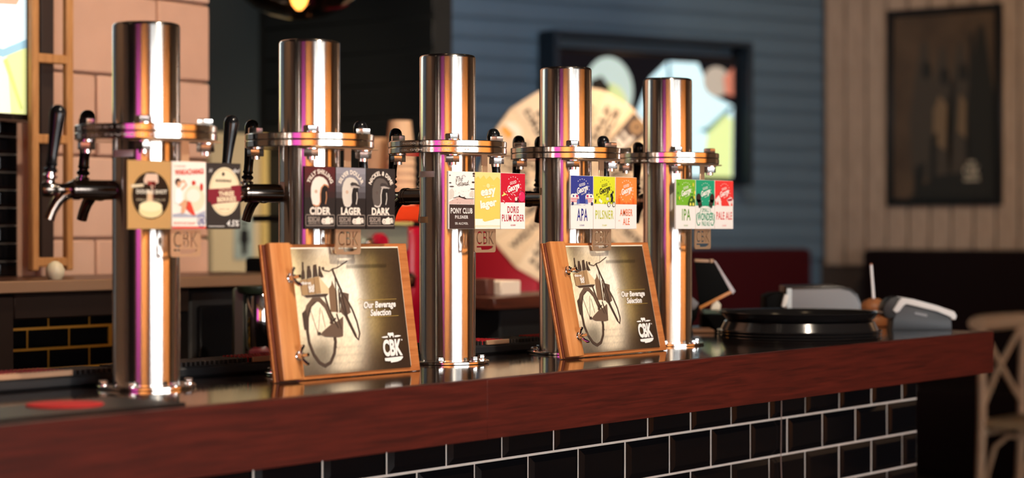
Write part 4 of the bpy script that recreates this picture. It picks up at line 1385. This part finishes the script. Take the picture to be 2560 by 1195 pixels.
def menu(name, label, s, d, tilt, yaw, wing):
    t = thing(name, label, 'menu', (s, d, CTOP + 0.0162 * math.sin(tilt) + 0.0003), yaw, 'wooden drinks menus on the bar')
    t.rotation_euler = (-tilt, 0, yaw)
    L, H = 0.352, 0.2175
    MB().box((L / 2, 0.0135, H / 2), (L, 0.0048, H), 0.0009).obj('back_board', bw_a, t)
    MB().box((0.028, 0.0100, H / 2 - 0.0005), (0.050, 0.0021, H - 0.001), 0.0003).obj('ply_layer', ply, t)
    MB().box((0.0305, 0.0028, H / 2 + 0.001), (0.047, 0.0122, H), 0.0022, seg=2).obj('spine', bw_b, t)
    MB().box((0.053 + 0.272 / 2, 0.0098, 0.0105 + 0.2 / 2), (0.276, 0.0018, 0.203), 0.0002).obj('inner_pages', mat('cream paper', '#ece0cb', 0.7), t)
    pgo = link('cover_page', COVER, t, (0.0535, 0.0084, 0.0065))
    p = Print(PW_, PH_, 0.0)
    dkb, mdb = ink('#46352a'), ink('#665040')
    K = BIKE
    p.poly('picture', ink('#7d6047'), 1, K['plant'])
    p.poly('picture', mdb, 2, K['bag'])
    p.stroke('picture', dkb, 3, K['frontwheel'], 0.0034, True)
    for k in ('s1', 's2', 's3'):
        p.stroke('picture', mdb, 2, K[k], 0.0009)
    p.stroke('picture', dkb, 3, K['rearwheel'], 0.0060, True)
    p.stroke('picture', mdb, 4, K['fender'], 0.0078)
    for k, w in (('f1', .0032), ('f2', .0016), ('f3', .002), ('fork', .0034), ('stem', .0034), ('crank', .0026), ('pedal', .0030), ('stand', .0026), ('handlebar', .0016), ('cable', .0007)):
        p.stroke('picture', dkb, 5, K[k], w)
    for k in ('chain', 'pannier', 'rack', 'hub', 'grip', 'b1', 'b2', 'b3', 'b4'):
        p.poly('picture', mdb if k == 'chain' else dkb, 4 if k == 'chain' else 5, K[k])
    p.poly('picture', ink('#a8865e'), 6, K['cratefront'])
    p.poly('picture', ink('#e2c79c'), 6, K['crateside'])
    for u in (0.145, 0.205):
        p.rect('picture', ink('#6d5238'), 7, u, 0.635, u + 0.004, 0.765)
    p.text('lettering', ink(WHITE), 8, 'thirst', 0.135, 0.727, 0.085, 0.024, bold=0.03)
    p.text('lettering', ink(WHITE), 8, 'aid', 0.175, 0.70, 0.05, 0.03, bold=0.03)
    p.text('lettering', ink(WHITE), 8, '50', 0.175, 0.67, 0.045, 0.032, bold=0.04)
    # title and shop logo
    wk, gk = ink(WHITE), ink('#c2a04e')
    p.text('lettering', wk, 8, 'Our Beverage', 0.765, 0.525, 0.295, 0.070, bold=0.03, shear=0.22)
    p.text('lettering', wk, 8, 'Selection', 0.765, 0.468, 0.19, 0.056, bold=0.03, shear=0.22)
    p.rect('print', gk, 8, 0.624, 0.571, 0.925, 0.574)
    p.rect('print', gk, 8, 0.637, 0.432, 0.928, 0.435)
    p.rect('print', gk, 8, 0.60, 0.60, 0.603, 0.60 + 0.001)
    p.stroke('print', gk, 8, [(0.625, 0.572), (0.59, 0.59), (0.565, 0.57), (0.575, 0.545), (0.60, 0.55), (0.595, 0.575)], 0.0006)
    p.text('lettering', wk, 8, 'CBK', 0.838, 0.172, 0.175, 0.140, bold=0.045)
    p.poly('print', wk, 8, [(0.755, 0.090), (0.925, 0.096), (0.925, 0.085), (0.905, 0.066), (0.87, 0.055), (0.81, 0.050), (0.805, 0.066), (0.795, 0.062), (0.757, 0.068)])
    p.poly('print', wk, 8, [(0.805, 0.285), (0.812, 0.298), (0.825, 0.294), (0.858, 0.296), (0.862, 0.286), (0.860, 0.255), (0.852, 0.255), (0.850, 0.270), (0.832, 0.268), (0.830, 0.255), (0.822, 0.255), (0.818, 0.272), (0.808, 0.276)])
    p.poly('print', wk, 8, [(0.745, 0.262), (0.765, 0.268), (0.805, 0.270), (0.805, 0.256), (0.765, 0.256)])
    p.poly('print', wk, 8, [(0.868, 0.256), (0.905, 0.258), (0.930, 0.266), (0.905, 0.272), (0.868, 0.270)])
    p.ell('print', wk, 8, 0.932, 0.232, 0.005, 0.007, 10)
    p.build(pgo)
    for z, ang in ((0.162, wing[0]), (0.038, wing[1])):
        n = MB()
        n.cyl((0, 0, 0), (0, -0.0018, 0), 0.0085, 0.0085)
        n.cyl((0, -0.0018, 0), (0, -0.0095, 0), 0.0062, 0.0046)
        n.cyl((0, 0, 0), (0, -0.021, 0), 0.0031, 0.0029)
        for sg_ in (-1, 1):
            n.tube([(sg_ * 0.004, -0.005, 0), (sg_ * 0.0095, -0.0085, 0), (sg_ * 0.0135, -0.0125, 0), (sg_ * 0.0150, -0.0165, 0)], [0.0030, 0.0033, 0.0036, 0.0022], 10)
        n.obj('wing_nut', chrome, t, (0.045, -0.0034, z), (0, ang, 0))
    return t


menu('drinks_menu', 'front drinks menu in an oiled timber cover, before the second tower', 2.287, 2.219, math.radians(8.5), 0.0, (1.15, 1.35))
menu('drinks_menu', 'rear drinks menu in an oiled timber cover, leaning on the fourth tower', 3.02, 2.202, math.radians(12), 0.0, (0.25, 1.1))

# ================================================================== right end of the bar
RZ = math.atan2(-CP, SP)     # local x = across the view, local y = into the view


def view_thing(name, label, cat, px, py, yc, group=None, z=None):
    w = P(px, py, yc)
    return thing(name, label, cat, (w.x, w.y, CTOP if z is None else z), RZ, group)


tray_m = mat('glossy black tray', (0.010, 0.009, 0.009), 0.16, coat=0.3, bump=0.05, vscale=60)
TC = P(1998, 0, 4.54)
inv = MB().lathe([(0, 0.0235), (0.160, 0.0235), (0.166, 0.0215), (0.1745, 0.0035), (0.1815, 0.0028), (0.1825, 0.0014), (0.1815, 0.0002), (0.1735, 0.0004), (0.1635, 0.020), (0.158, 0.0215), (0, 0.0215)], 72).mesh('tray', tray_m)
TG = 'round black serving trays'
for k, lab in enumerate(('lowest upturned black tray of the stack by the card terminal', 'middle upturned black tray of the stack by the card terminal', 'upper upturned black tray right under the open tray')):
    tag(link('serving_tray', inv, None, (TC.x, TC.y, CTOP + 0.0004 + k * 0.0068)), lab, 'tray', TG)
up = MB().lathe([(0, 0), (0.158, 0), (0.163, 0.0015), (0.1745, 0.0155), (0.1830, 0.0168), (0.1840, 0.0180), (0.1830, 0.0194), (0.1730, 0.0184), (0.160, 0.0040), (0.156, 0.0025), (0, 0.0025)], 72).mesh('tray', tray_m)
tag(link('serving_tray', up, None, (TC.x, TC.y, CTOP + 0.0378)), 'open black tray lying face up on the stack', 'tray', TG)

# card terminal
k_ = 4.85 / FPX
et = view_thing('card_terminal', 'grey card payment terminal with a pale top rim at the bar end', 'card terminal', 2205, 825, 4.85)


def pp_(pts, x0=2205, y0=825):
    return [((x - x0) * k_, (y0 - y) * k_) for x, y in pts]


tg = mat('slate grey plastic', '#343a40', 0.5)
MB().prism(pp_([(2228, 825), (2378, 825), (2376, 800), (2364, 792), (2300, 775), (2252, 760), (2240, 775), (2232, 800)]), 0.075, Matrix.Translation(Vector((0, -0.01, 0))), 0.002).obj('body', tg, et)
MB().prism(pp_([(2206, 775), (2212, 758), (2224, 747), (2240, 742), (2262, 748), (2300, 762), (2372, 786), (2370, 796), (2300, 780), (2250, 776), (2240, 792), (2222, 797), (2210, 790)]), 0.069, Matrix.Translation(Vector((0, -0.007, 0))), 0.002).obj('head', mat('dark slate plastic', '#12161a', 0.5), et)
rim = mat('pale grey plastic', '#c9c8c6', 0.4)
RIMP = pp_([(2230, 776), (2238, 782), (2247, 778), (2256, 762), (2264, 758), (2340, 778), (2374, 790), (2376, 799), (2386, 799), (2389, 790), (2383, 779), (2340, 764), (2280, 748), (2256, 744), (2246, 750)])
for y in (-0.0135, 0.062):
    MB().prism(RIMP, 0.008, Matrix.Translation(Vector((0, y, 0))), 0.0015).obj('rim', rim, et)
MB().box(((2300 - 2205) * k_, -0.0108, (825 - 786) * k_), (0.030, 0.002, 0.006), 0.0005, Matrix.Rotation(math.radians(12), 3, 'Y')).obj('card_slot', mat('mid grey plastic', '#7c8085', 0.4), et)

# receipt printer
k_ = 4.86 / FPX
rp = view_thing('receipt_printer', 'rounded grey receipt printer with a black cover behind the trays', 'printer', 1915, 822, 4.86)
YB = HOR + (EYE - CTOP) * FPX / 4.86
sgm = mat('light grey plastic', '#737477', 0.5)
bod = [(1972, YB), (1972, 724), (2100, 722), (2124, 728), (2140, 742), (2148, 762), (2150, YB)]
MB().prism(pp_(bod, 1915, YB), 0.006, Matrix.Translation(Vector((0, -0.004, 0))), 0.002).obj('side_panel', sgm, rp)
cov = [(1966, YB), (1966, 716), (2100, 714), (2128, 720), (2146, 736), (2154, 760), (2156, YB)]
MB().prism(pp_(cov, 1915, YB), 0.135, Matrix.Translation(Vector((0, 0.002, 0))), 0.004).obj('housing', mat('warm black plastic', '#1f1b1a', 0.3), rp)
MB().box(((1972 - 1915) * k_, -0.006, (YB - 760) * k_), (0.012, 0.006, 0.075), 0.001).obj('front_edge', mat('pale plastic edge', '#b9c2c4', 0.4), rp)
MB().prism(pp_([(1917, YB), (1917, 742), (1935, 734), (1962, 732), (1962, YB)], 1915, YB), 0.12, Matrix.Translation(Vector((0, 0.008, 0))), 0.003).obj('paper_door', mat('black plastic', '#050505', 0.7, spec=0.08), rp)
MB().box(((1962 - 1915) * k_, 0.0, (YB - 752) * k_), (0.010, 0.020, 0.030), 0.001, Matrix.Rotation(math.radians(15), 3, 'Y')).obj('paper_slip', mat('receipt paper', '#d9d5ce', 0.7), rp)

# receipt spike
sp = view_thing('receipt_spike', 'wooden receipt spike with a white shaft beside the printer', 'receipt spike', 2184, 0, 5.04)
MB().lathe([(0, 0), (0.032, 0), (0.034, 0.003), (0.034, 0.020), (0.031, 0.024), (0.020, 0.026), (0.020, 0.032), (0.030, 0.035), (0.0335, 0.042), (0.0325, 0.052), (0.025, 0.062), (0.012, 0.068), (0, 0.069)], 32).obj('base', wood('turned wood', '#8a5434', '#b57648', 2, 10, 0.5), sp)
MB().cyl((0, 0, 0.066), (-0.006, 0, 0.151), 0.0036, 0.0028).obj('shaft', mat('white plastic', '#f2f4f6', 0.4), sp)
MB().sphere((-0.006, 0, 0.152), 0.003).obj('tip', mat('copper tip', '#b06a4a', 0.4), sp)

# till screen seen from behind
k_ = 4.72 / FPX
YB = HOR + (EYE - CTOP) * FPX / 4.72
ts = view_thing('till_screen', 'dark tilted till screen seen from behind beside the farthest tower', 'till screen', 1740, 0, 4.72)
scr = [(1737, 655), (1784, 657), (1832, 731), (1750, 771)]
MB().prism(pp_(scr, 1740, YB), 0.012, None, 0.001).obj('back_shell', mat('black plastic', '#050505', 0.7, spec=0.08), ts)
MB().prism(pp_([(1737, 647), (1772, 649), (1772, 656), (1737, 655)], 1740, YB), 0.016, Matrix.Translation(Vector((0, -0.002, 0))), 0.001).obj('top_edge', mat('tan plastic edge', '#a98468', 0.4), ts)
MB().prism(pp_([(1775, 648), (1784, 648), (1784, 657), (1775, 657)], 1740, YB), 0.016, Matrix.Translation(Vector((0, -0.002, 0))), 0.001).obj('corner_cap', mat('tan plastic edge', '#a98468', 0.4), ts)
MB().prism(pp_([(1784, 652), (1789, 652), (1838, 728), (1832, 736), (1826, 728)], 1740, YB), 0.016, Matrix.Translation(Vector((0, -0.002, 0))), 0.0008).obj('side_edge', mat('silver edge', '#a39a9c', 0.35), ts)
MB().prism(pp_([(1748, 766), (1826, 726), (1830, 733), (1750, 774)], 1740, YB), 0.016, Matrix.Translation(Vector((0, -0.002, 0))), 0.0008).obj('lower_edge', mat('amber edge', '#b8763a', 0.4), ts)
MB().prism(pp_([(1712, 745), (1722, 735), (1748, 758), (1738, 775), (1715, 785)], 1740, YB), 0.05, Matrix.Translation(Vector((0, 0.004, 0))), 0.001).obj('hinge', mat('grey hinge', '#5a5350', 0.4), ts)
MB().prism(pp_([(1706, 780), (1748, 768), (1742, 795), (1722, YB - 6), (1706, YB - 6)], 1740, YB), 0.05, Matrix.Translation(Vector((0, 0.004, 0))), 0.001).obj('stand', mat('black plastic', '#050505', 0.7, spec=0.08), ts)
MB().box(((1735 - 1740) * k_, 0.03, 0.004), (0.09, 0.11, 0.008), 0.002).obj('foot', mat('brown foot', '#8a6248', 0.5), ts)
cbx = view_thing('cash_box', 'low black box with a green lid left of the trays', 'box', 1790, 0, 4.90)
MB().box((0, 0, 0.018), (0.075, 0.07, 0.036), 0.002).obj('body', mat('black plastic', '#050505', 0.7, spec=0.08), cbx)
MB().box((0, 0, 0.041), (0.070, 0.065, 0.010), 0.002).obj('lid', mat('dull green lid', '#46584e', 0.5), cbx)
tag(MB().prism([(-0.012, 0), (0.010, 0), (0.012, 0.012), (0.004, 0.022), (-0.008, 0.012)], 0.02, None, 0.001).obj('paper_scrap', mat('cream paper', '#ece0cb', 0.7), None, P(1790, 0, 4.88).xy.to_3d() + Vector((0, 0, CTOP + 0.0465)), (0, 0, RZ)),
    'crumpled cream paper scrap on the green lid', 'paper')

# ================================================================== behind the bar
def bench(name, lab, s0, s1, d0, d1, z):
    t = thing(name, lab, 'bench', ((s0 + s1) / 2, (d0 + d1) / 2, 0))
    MB().box((0, 0, z - 0.015), (s1 - s0, d1 - d0, 0.03), 0.003).obj('top', mat('black bench top', '#0d0c0c', 0.4), t)
    for sx in (-1, 1):
        for sy in (-1, 1):
            MB().box((sx * ((s1 - s0) / 2 - 0.04), sy * ((d1 - d0) / 2 - 0.04), (z - 0.03) / 2), (0.05, 0.05, z - 0.03)).obj('leg', black_flat, t)
    MB().box((0, 0.0, 0.25), (s1 - s0 - 0.1, d1 - d0 - 0.1, 0.02)).obj('lower_shelf', black_flat, t)
    return t


bench('work_bench', 'narrow black work bench behind the towers', 3.02, 4.95, 3.02, 3.38, 0.93)
bench('coffee_bench', 'black bench carrying the red espresso machine', 3.85, 5.2, 3.52, 4.15, 0.93)

em_ = thing('espresso_machine', 'red espresso machine with a pale steel front beside the middle tower', 'espresso machine', (4.45, 3.80, 0.93))
redm = mat('red enamel', '#a3032a', 0.35, coat=0.2)
F = 3.62
xa, xb, xc, xd = [s_at(q, F) - 4.45 for q in (872, 1020, 1060, 1085)]
y0 = F - 3.80
zt = P(0, 563, 5.6).z - 0.93
MB().box(((xa + xb) / 2, y0 + 0.20, 0.15), (xb - xa, 0.38, 0.26), 0.008).obj('body', mat('black enamel', '#121010', 0.35), em_)
MB().box(((xa + xb) / 2, y0 + 0.012, zt - 0.034), (xb - xa, 0.03, 0.072), 0.004).obj('control_panel', mat('pale green steel', '#a9b3a6', 0.35, metal=0.6), em_)
MB().box(((xa + xb) / 2, y0 + 0.005, zt + 0.004), (xb - xa, 0.05, 0.009), 0.002).obj('panel_trim', mat('yellow trim', '#c9c07a', 0.4), em_)
MB().box(((xb + xd) / 2, y0 + 0.17, zt / 2 + 0.005), (xd - xb, 0.36, zt - 0.02), 0.022, seg=4).obj('red_shell', redm, em_)
prf = [(xb - 0.09, zt + 0.010), (xb + 0.24, zt + 0.010), (xb + 0.24, zt + 0.057), (xb - 0.045, zt + 0.057)]
MB().prism(prf, 0.36, Matrix.Translation(Vector((0, y0 + 0.05, 0))), 0.008).obj('cup_rail', mat('orange lit red enamel', '#d8401c', 0.3, coat=0.3), em_)  # orange light on the red top is put into this colour
MB().box(((xa + xb) / 2 - 0.05, y0 + 0.20, zt + 0.018), (xb - xa - 0.10, 0.32, 0.018), 0.003).obj('cup_tray', mat('black enamel', '#121010', 0.35), em_)
kx = s_at(938, F) - 4.45
MB().lathe([(0, 0), (0.021, 0), (0.024, 0.004), (0.024, 0.018), (0.019, 0.028), (0, 0.029)], 24, Matrix.Rotation(PI / 2, 4, 'X')).obj('knob', redm, em_, (kx, y0 - 0.003, zt - 0.045))
kx = s_at(918, F) - 4.45
MB().lathe([(0, 0), (0.015, 0), (0.017, 0.006), (0.013, 0.02), (0.009, 0.022), (0, 0.022)], 24, Matrix.Rotation(PI / 2, 4, 'X')).obj('steam_valve', chrome, em_, (kx - 0.01, y0 - 0.003, zt - 0.048))
for q in (900, 985):
    kx = s_at(q, F) - 4.45
    MB().lathe([(0, 0), (0.032, 0), (0.034, 0.03), (0.026, 0.04), (0, 0.04)], 24).obj('group_head', chrome, em_, (kx, y0 - 0.035, 0.20))
for q in (880, 1070):
    for dy in (0.03, 0.33):
        MB().cyl((s_at(q, F) - 4.45, y0 + dy, 0), (s_at(q, F) - 4.45, y0 + dy, 0.03), 0.02).obj('foot', black_flat, em_)

rf = view_thing('red_cooler', 'tall crimson cooler cabinet partly hidden by the prize wheel', 'cooler', 1215, 0, 8.1, None, 0.0)
MB().box((0, 0.22, 0.67), (0.42, 0.42, 1.26), 0.012, seg=2).obj('body', mat('crimson paint', '#b00530', 0.5), rf)
MB().box((0, -0.005, 0.68), (0.40, 0.03, 1.20), 0.008, seg=2).obj('door', mat('crimson paint', '#b00530', 0.5), rf)
MB().cyl((-0.045, -0.035, 0.99), (-0.045, -0.018, 0.99), 0.016, 0.012).obj('door_knob', mat('copper knob', '#b5704a', 0.3, metal=0.8), rf)
MB().box((0, 0.22, 0.02), (0.38, 0.38, 0.04)).obj('plinth', black_flat, rf)
kraft = wood('kraft paper cup', '#c9a483', '#dcbb9a', 2, 12, 0.7, bump=0.05)
cupm = MB().lathe([(0.0445, 0), (0.0445, 0.004), (0.043, 0.004), (0.0325, 0.098), (0.0325, 0.104), (0.030, 0.104), (0.030, 0.101), (0, 0.101)], 28).mesh('cup', kraft)
zc = P(0, 512, 5.75).z
for ci, (px, yc, n, lab) in enumerate(((1000, 5.78, 7, 'kraft cup in the stack left of the middle tower'), (942, 5.86, 5, 'kraft cup in the rear stack half hidden by the second tower'))):
    w = P(px, 0, yc)
    for i in range(n):
        pos = 'topmost' if i == n - 1 else 'lowest' if i == 0 else ('second', 'third', 'fourth', 'fifth', 'sixth')[i - 1] + ' from below,'
        o = tag(link('paper_cup', cupm, None, (w.x, w.y, 0.93 + zt + 0.0575 + i * 0.0225)), pos + ' ' + lab, 'cup', 'stack of kraft cups %s' % ('in front' if ci == 0 else 'behind'))

# counter ledge with a stack of napkins, right of the espresso machine front
lg_ = thing('side_cabinet', 'small dark cabinet with a brown timber ledge beneath the wheel', 'cabinet', (0, 0, 0.93))
LD = 3.16
la, lb = s_at(1236, LD), s_at(1236, LD) + 0.62
lz = P(0, 740, 5.2).z - 0.93
MB().box(((la + lb) / 2, LD + 0.10, lz - 0.016), (lb - la, 0.20, 0.032), 0.003).obj('ledge', wood('dark red timber', '#3a1a12', '#5a2a1c', 0, 8, 0.4), lg_)
MB().box(((la + lb) / 2 + 0.05, LD + 0.13, (lz - 0.032) / 2), (lb - la - 0.10, 0.14, lz - 0.032), 0.003).obj('carcass', black_flat, lg_)
w = P(1312, 0, 5.30)
tag(MB().box((0, 0, 0.019), (0.085, 0.085, 0.038), 0.003).obj('napkin_stack', mat('cream napkins', '#e6d6c4', 0.8), None, (la + 0.13, LD + 0.09, 0.93 + lz)), 'stack of cream napkins on the brown timber ledge', 'napkins')
tag(MB().box((0, 0, 0.022), (0.035, 0.06, 0.044), 0.003).obj('spice_box', mat('brown card box', '#5a3026', 0.6), None, (la + 0.062, LD + 0.09, 0.93 + lz)), 'small brown box left of the cream napkins', 'box')
brass = mat('brass', (0.75, 0.50, 0.20), 0.25, 1.0)
shk = MB().lathe([(0, 0), (0.013, 0), (0.014, 0.004), (0.013, 0.03), (0.008, 0.045), (0.007, 0.06), (0.009, 0.064), (0.006, 0.07), (0, 0.071)], 20).mesh('bottle', brass)
for i, (px, lab) in enumerate(((1267, 'left small brass bottle below the timber ledge'), (1284, 'right small brass bottle below the timber ledge'))):
    w = P(px, 0, 5.05)
    tag(link('brass_bottle', shk, None, (w.x, w.y, 0.93)), lab, 'bottle', 'small brass bottles on the work bench')

gr = thing('coffee_grinder', 'black and chrome coffee grinder behind the front menu board', 'coffee grinder', (*P(628, 0, 4.48).xy, 0.93), RZ)
MB().box((0.0, 0.03, 0.02), (0.10, 0.13, 0.04), 0.006).obj('base', black_gloss, gr)
MB().box((-0.028, 0.05, 0.13), (0.03, 0.09, 0.20), 0.006).obj('column', mat('dark olive metal', '#4a4a40', 0.35, metal=0.5), gr)
MB().lathe([(0, 0.09), (0.030, 0.09), (0.034, 0.10), (0.034, 0.205), (0.030, 0.215), (0, 0.216)], 32).obj('grind_chamber', chrome, gr, (0.018, 0.02, 0))
MB().lathe([(0, 0.216), (0.036, 0.216), (0.040, 0.222), (0.040, 0.232), (0, 0.234)], 32).obj('lid', mat('dark green plastic', '#1f2a1c', 0.4), gr, (0.006, 0.02, 0))
MB().box((0.022, 0.0, 0.07), (0.05, 0.05, 0.05), 0.004).obj('dose_box', mat('dark red enamel', '#5a0612', 0.5), gr)
MB().cyl((-0.02, -0.03, 0.055), (-0.02, -0.075, 0.055), 0.008, 0.006).obj('dose_lever', chrome, gr)
MB().sphere((-0.02, -0.08, 0.055), 0.010).obj('lever_knob', mat('copper knob', '#b5704a', 0.3, metal=0.8), gr)

# prize wheel
WC = P(1437, 466, 7.4)
wz = thing('prize_wheel', 'large pale timber prize wheel of printed wedges before the television', 'wheel', (WC.x, WC.y, WC.z), RZ + math.radians(21))
WR = 0.372
NS = 18
wpm = [wood('wheel ply %d' % i, a, b, 2, 6, 0.55, bump=0.05) for i, (a, b) in enumerate((('#dcc4a4', '#e8d3b5'), ('#d5bb99', '#e3ccac'), ('#e0c9aa', '#ecdabf')))]
a0 = math.radians(90 + 21.8 - 20)
segm = []
h = PI / NS
for m_ in wpm:
    segm.append(MB().prism([(0.045, -0.045 * math.tan(h) * .98), (WR * math.cos(h) - 0.001, -WR * math.sin(h) + 0.0012), (WR * math.cos(h) - 0.001, WR * math.sin(h) - 0.0012), (0.045, 0.045 * math.tan(h) * .98)], 0.02, None, 0.0006).mesh('wedge', m_))
texts = ['SIDE OF\nSLAW', 'SIDE OF\nFRIES', 'FREE\nDRINK', 'FREE SIDE', 'OVER SIDE\nCIDER', 'FREE\nCIDER', 'MINI\nBEER', 'WEDGES', 'HALF\nPRICE']
brk = ink('#2c1b12')
for k in range(NS):
    a = a0 + 2 * PI * k / NS - h
    o = link('wedge', segm[k % 3], wz, (0, 0, 0), (0, -a, 0))
    # local frame of a wedge: x runs outward
    p = Print(0.30, 0.10, 0.0)
    M = Matrix.Translation(Vector((0.06, 0, -0.05)))
    deg = math.degrees(a) % 360
    if 22 < deg < 42:
        p.poly('print', ink('#4a3a30'), 0, [(0.30, 0.25), (1.0, 0.02), (1.0, 0.98), (0.30, 0.75)])
        p.text('lettering', ink('#efe6da'), 1, 'GRILL', 0.56, 0.5, 0.46, 0.52, bold=0.05)
        p.ell('print', ink('#b08a5c'), 1, 0.90, 0.5, 0.085, 0.25)
        p.ell('print', ink('#4a3a30'), 2, 0.90, 0.5, 0.035, 0.10)
        p.ring('print', ink('#4a3a30'), 2, 0.90, 0.5, 0.06, 0.18, 0.002)
    elif 130 < deg < 150:
        p.ell('print', ink('#f2e9da'), 0, 0.84, 0.42, 0.13, 0.26)
        p.poly('print', ink('#e8a33c'), 1, [(0.80, 0.50), (0.96, 0.46), (0.97, 0.72), (0.82, 0.80)])
        p.text('lettering', brk, 0, 'A BEER', 0.45, 0.5, 0.40, 0.30, bold=0.02, rot=PI)
    else:
        p.text('lettering', brk, 0, texts[k % 9], 0.60, 0.5, 0.62, 0.60 if '\n' in texts[k % 9] else 0.32, bold=0.04, rot=PI if 100 < deg < 260 else 0)
        p.text('lettering', ink('#8a6a50'), 0, 'spin to win', 0.60, 0.12, 0.34, 0.10)
    p.build(o, M)
MB().lathe([(0, 0), (0.05, 0), (0.052, 0.004), (0.046, 0.016), (0, 0.018)], 32, Matrix.Rotation(PI / 2, 4, 'X')).obj('hub', mat('dark wood hub', '#4a3020', 0.4), wz)
MB().box((0, 0.05, -0.62), (0.08, 0.05, 1.36), 0.004).obj('post', black_flat, wz)
MB().box((0, 0.05, -WC.z + 0.02), (0.5, 0.5, 0.04), 0.004).obj('foot', black_flat, wz)

# pendant lamp
PL = P(748, 4, 6.0)
pn = thing('pendant_lamp', 'dark smoked pendant lamp with a glowing amber bulb', 'pendant lamp', (PL.x, PL.y, PL.z))
smk = bpy.data.materials.new('smoked glass')
smk.use_nodes = True
nt = smk.node_tree
nt.nodes.clear()
out = nt.nodes.new('ShaderNodeOutputMaterial')
tr = nt.nodes.new('ShaderNodeBsdfTransparent')
tr.inputs[0].default_value = (0.30, 0.24, 0.19, 1)
gl = nt.nodes.new('ShaderNodeBsdfGlossy')
gl.inputs['Roughness'].default_value = 0.05
fr_ = nt.nodes.new('ShaderNodeFresnel')
mx = nt.nodes.new('ShaderNodeMixShader')
nt.links.new(fr_.outputs[0], mx.inputs[0])
nt.links.new(tr.outputs[0], mx.inputs[1])
nt.links.new(gl.outputs[0], mx.inputs[2])
nt.links.new(mx.outputs[0], out.inputs[0])
MB().lathe([(0, -0.056), (0.03, -0.054), (0.08, -0.043), (0.13, -0.022), (0.165, 0.005), (0.185, 0.04), (0.19, 0.08), (0.17, 0.14), (0.12, 0.18), (0.045, 0.20)], 48).obj('shade', smk, pn)
MB().lathe([(0, -0.026), (0.008, -0.024), (0.020, -0.010), (0.027, 0.012), (0.026, 0.03), (0.014, 0.055), (0.012, 0.07)], 24).obj('bulb', mat('amber lit bulb', (1.0, 0.42, 0.09), 0.3, emit=16.0), pn)
MB().sphere((0, 0, 0.004), 0.013, 12, 1.4).obj('filament', mat('filament glow', (1.0, 0.72, 0.32), 0.3, emit=120.0), pn)
MB().cyl((0, 0, 0.07), (0, 0, 0.21), 0.022).obj('socket', black_flat, pn)
MB().cyl((0, 0, 0.21), (0, 0, 3.2 - PL.z), 0.004).obj('cord', black_flat, pn)

# cross back chair at the right
CHP = P(2455, 0, 8.7)
wc = wood('pale beech', '#b39474', '#cbb090', 2, 9, 0.5)
e = Vector((SP * 0.62 + CP * 0.78, -CP * 0.62 + SP * 0.78, 0)).normalized()
ch = thing('cross_back_chair', 'pale wooden cross-back chair at the right edge', 'chair', (CHP.x, CHP.y, 0), math.atan2(e.y, e.x))
BWD = 0.40
for x, s_ in ((0, -1), (BWD, 1)):
    MB().tube([(x, 0.04, 0), (x, 0.01, 0.20), (x, 0, 0.45), (x, 0, 0.62), (x + s_ * 0.012, 0.0, 0.78), (x + s_ * 0.02, 0, 0.875)], [0.017, 0.019, 0.020, 0.019, 0.018, 0.017], 12).obj('back_leg', wc, ch)
MB().tube([(-0.075, 0, 0.885), (-0.02, 0.01, 0.884), (BWD * .25, 0.03, 0.882), (BWD * .5, 0.04, 0.881), (BWD * .75, 0.03, 0.882), (BWD + 0.02, 0.01, 0.884), (BWD + 0.075, 0, 0.885)], [0.026, 0.034, 0.036, 0.036, 0.036, 0.034, 0.026], 14).obj('top_rail', wc, ch)
MB().tube([(0, 0, 0.52), (BWD * .5, 0.02, 0.68), (BWD, 0, 0.86)], 0.013, 10).obj('cross_bar', wc, ch)
MB().tube([(BWD, 0, 0.52), (BWD * .5, 0.005, 0.69), (0, 0, 0.86)], 0.013, 10).obj('cross_bar', wc, ch)
MB().box((BWD / 2, -0.20, 0.455), (BWD + 0.02, 0.42, 0.035), 0.012, seg=2).obj('seat', wood('woven seat tan', '#a58a62', '#bda27a', 0, 30, 0.7), ch)
for x in (0.01, BWD - 0.01):
    MB().tube([(x, -0.37, 0.44), (x, -0.375, 0.2), (x, -0.38, 0)], [0.018, 0.017, 0.014], 12).obj('front_leg', wc, ch)
for x in (0.0, BWD):
    MB().tube([(x, 0.0, 0.16), (x, -0.06, 0.36), (x, -0.12, 0.41), (x, -0.30, 0.41), (x, -0.35, 0.34), (x, -0.37, 0.16)], 0.010, 8).obj('bent_brace', wc, ch)
MB().tube([(0, 0.005, 0.41), (BWD, 0.005, 0.41)], 0.011, 8).obj('stretcher', wc, ch)
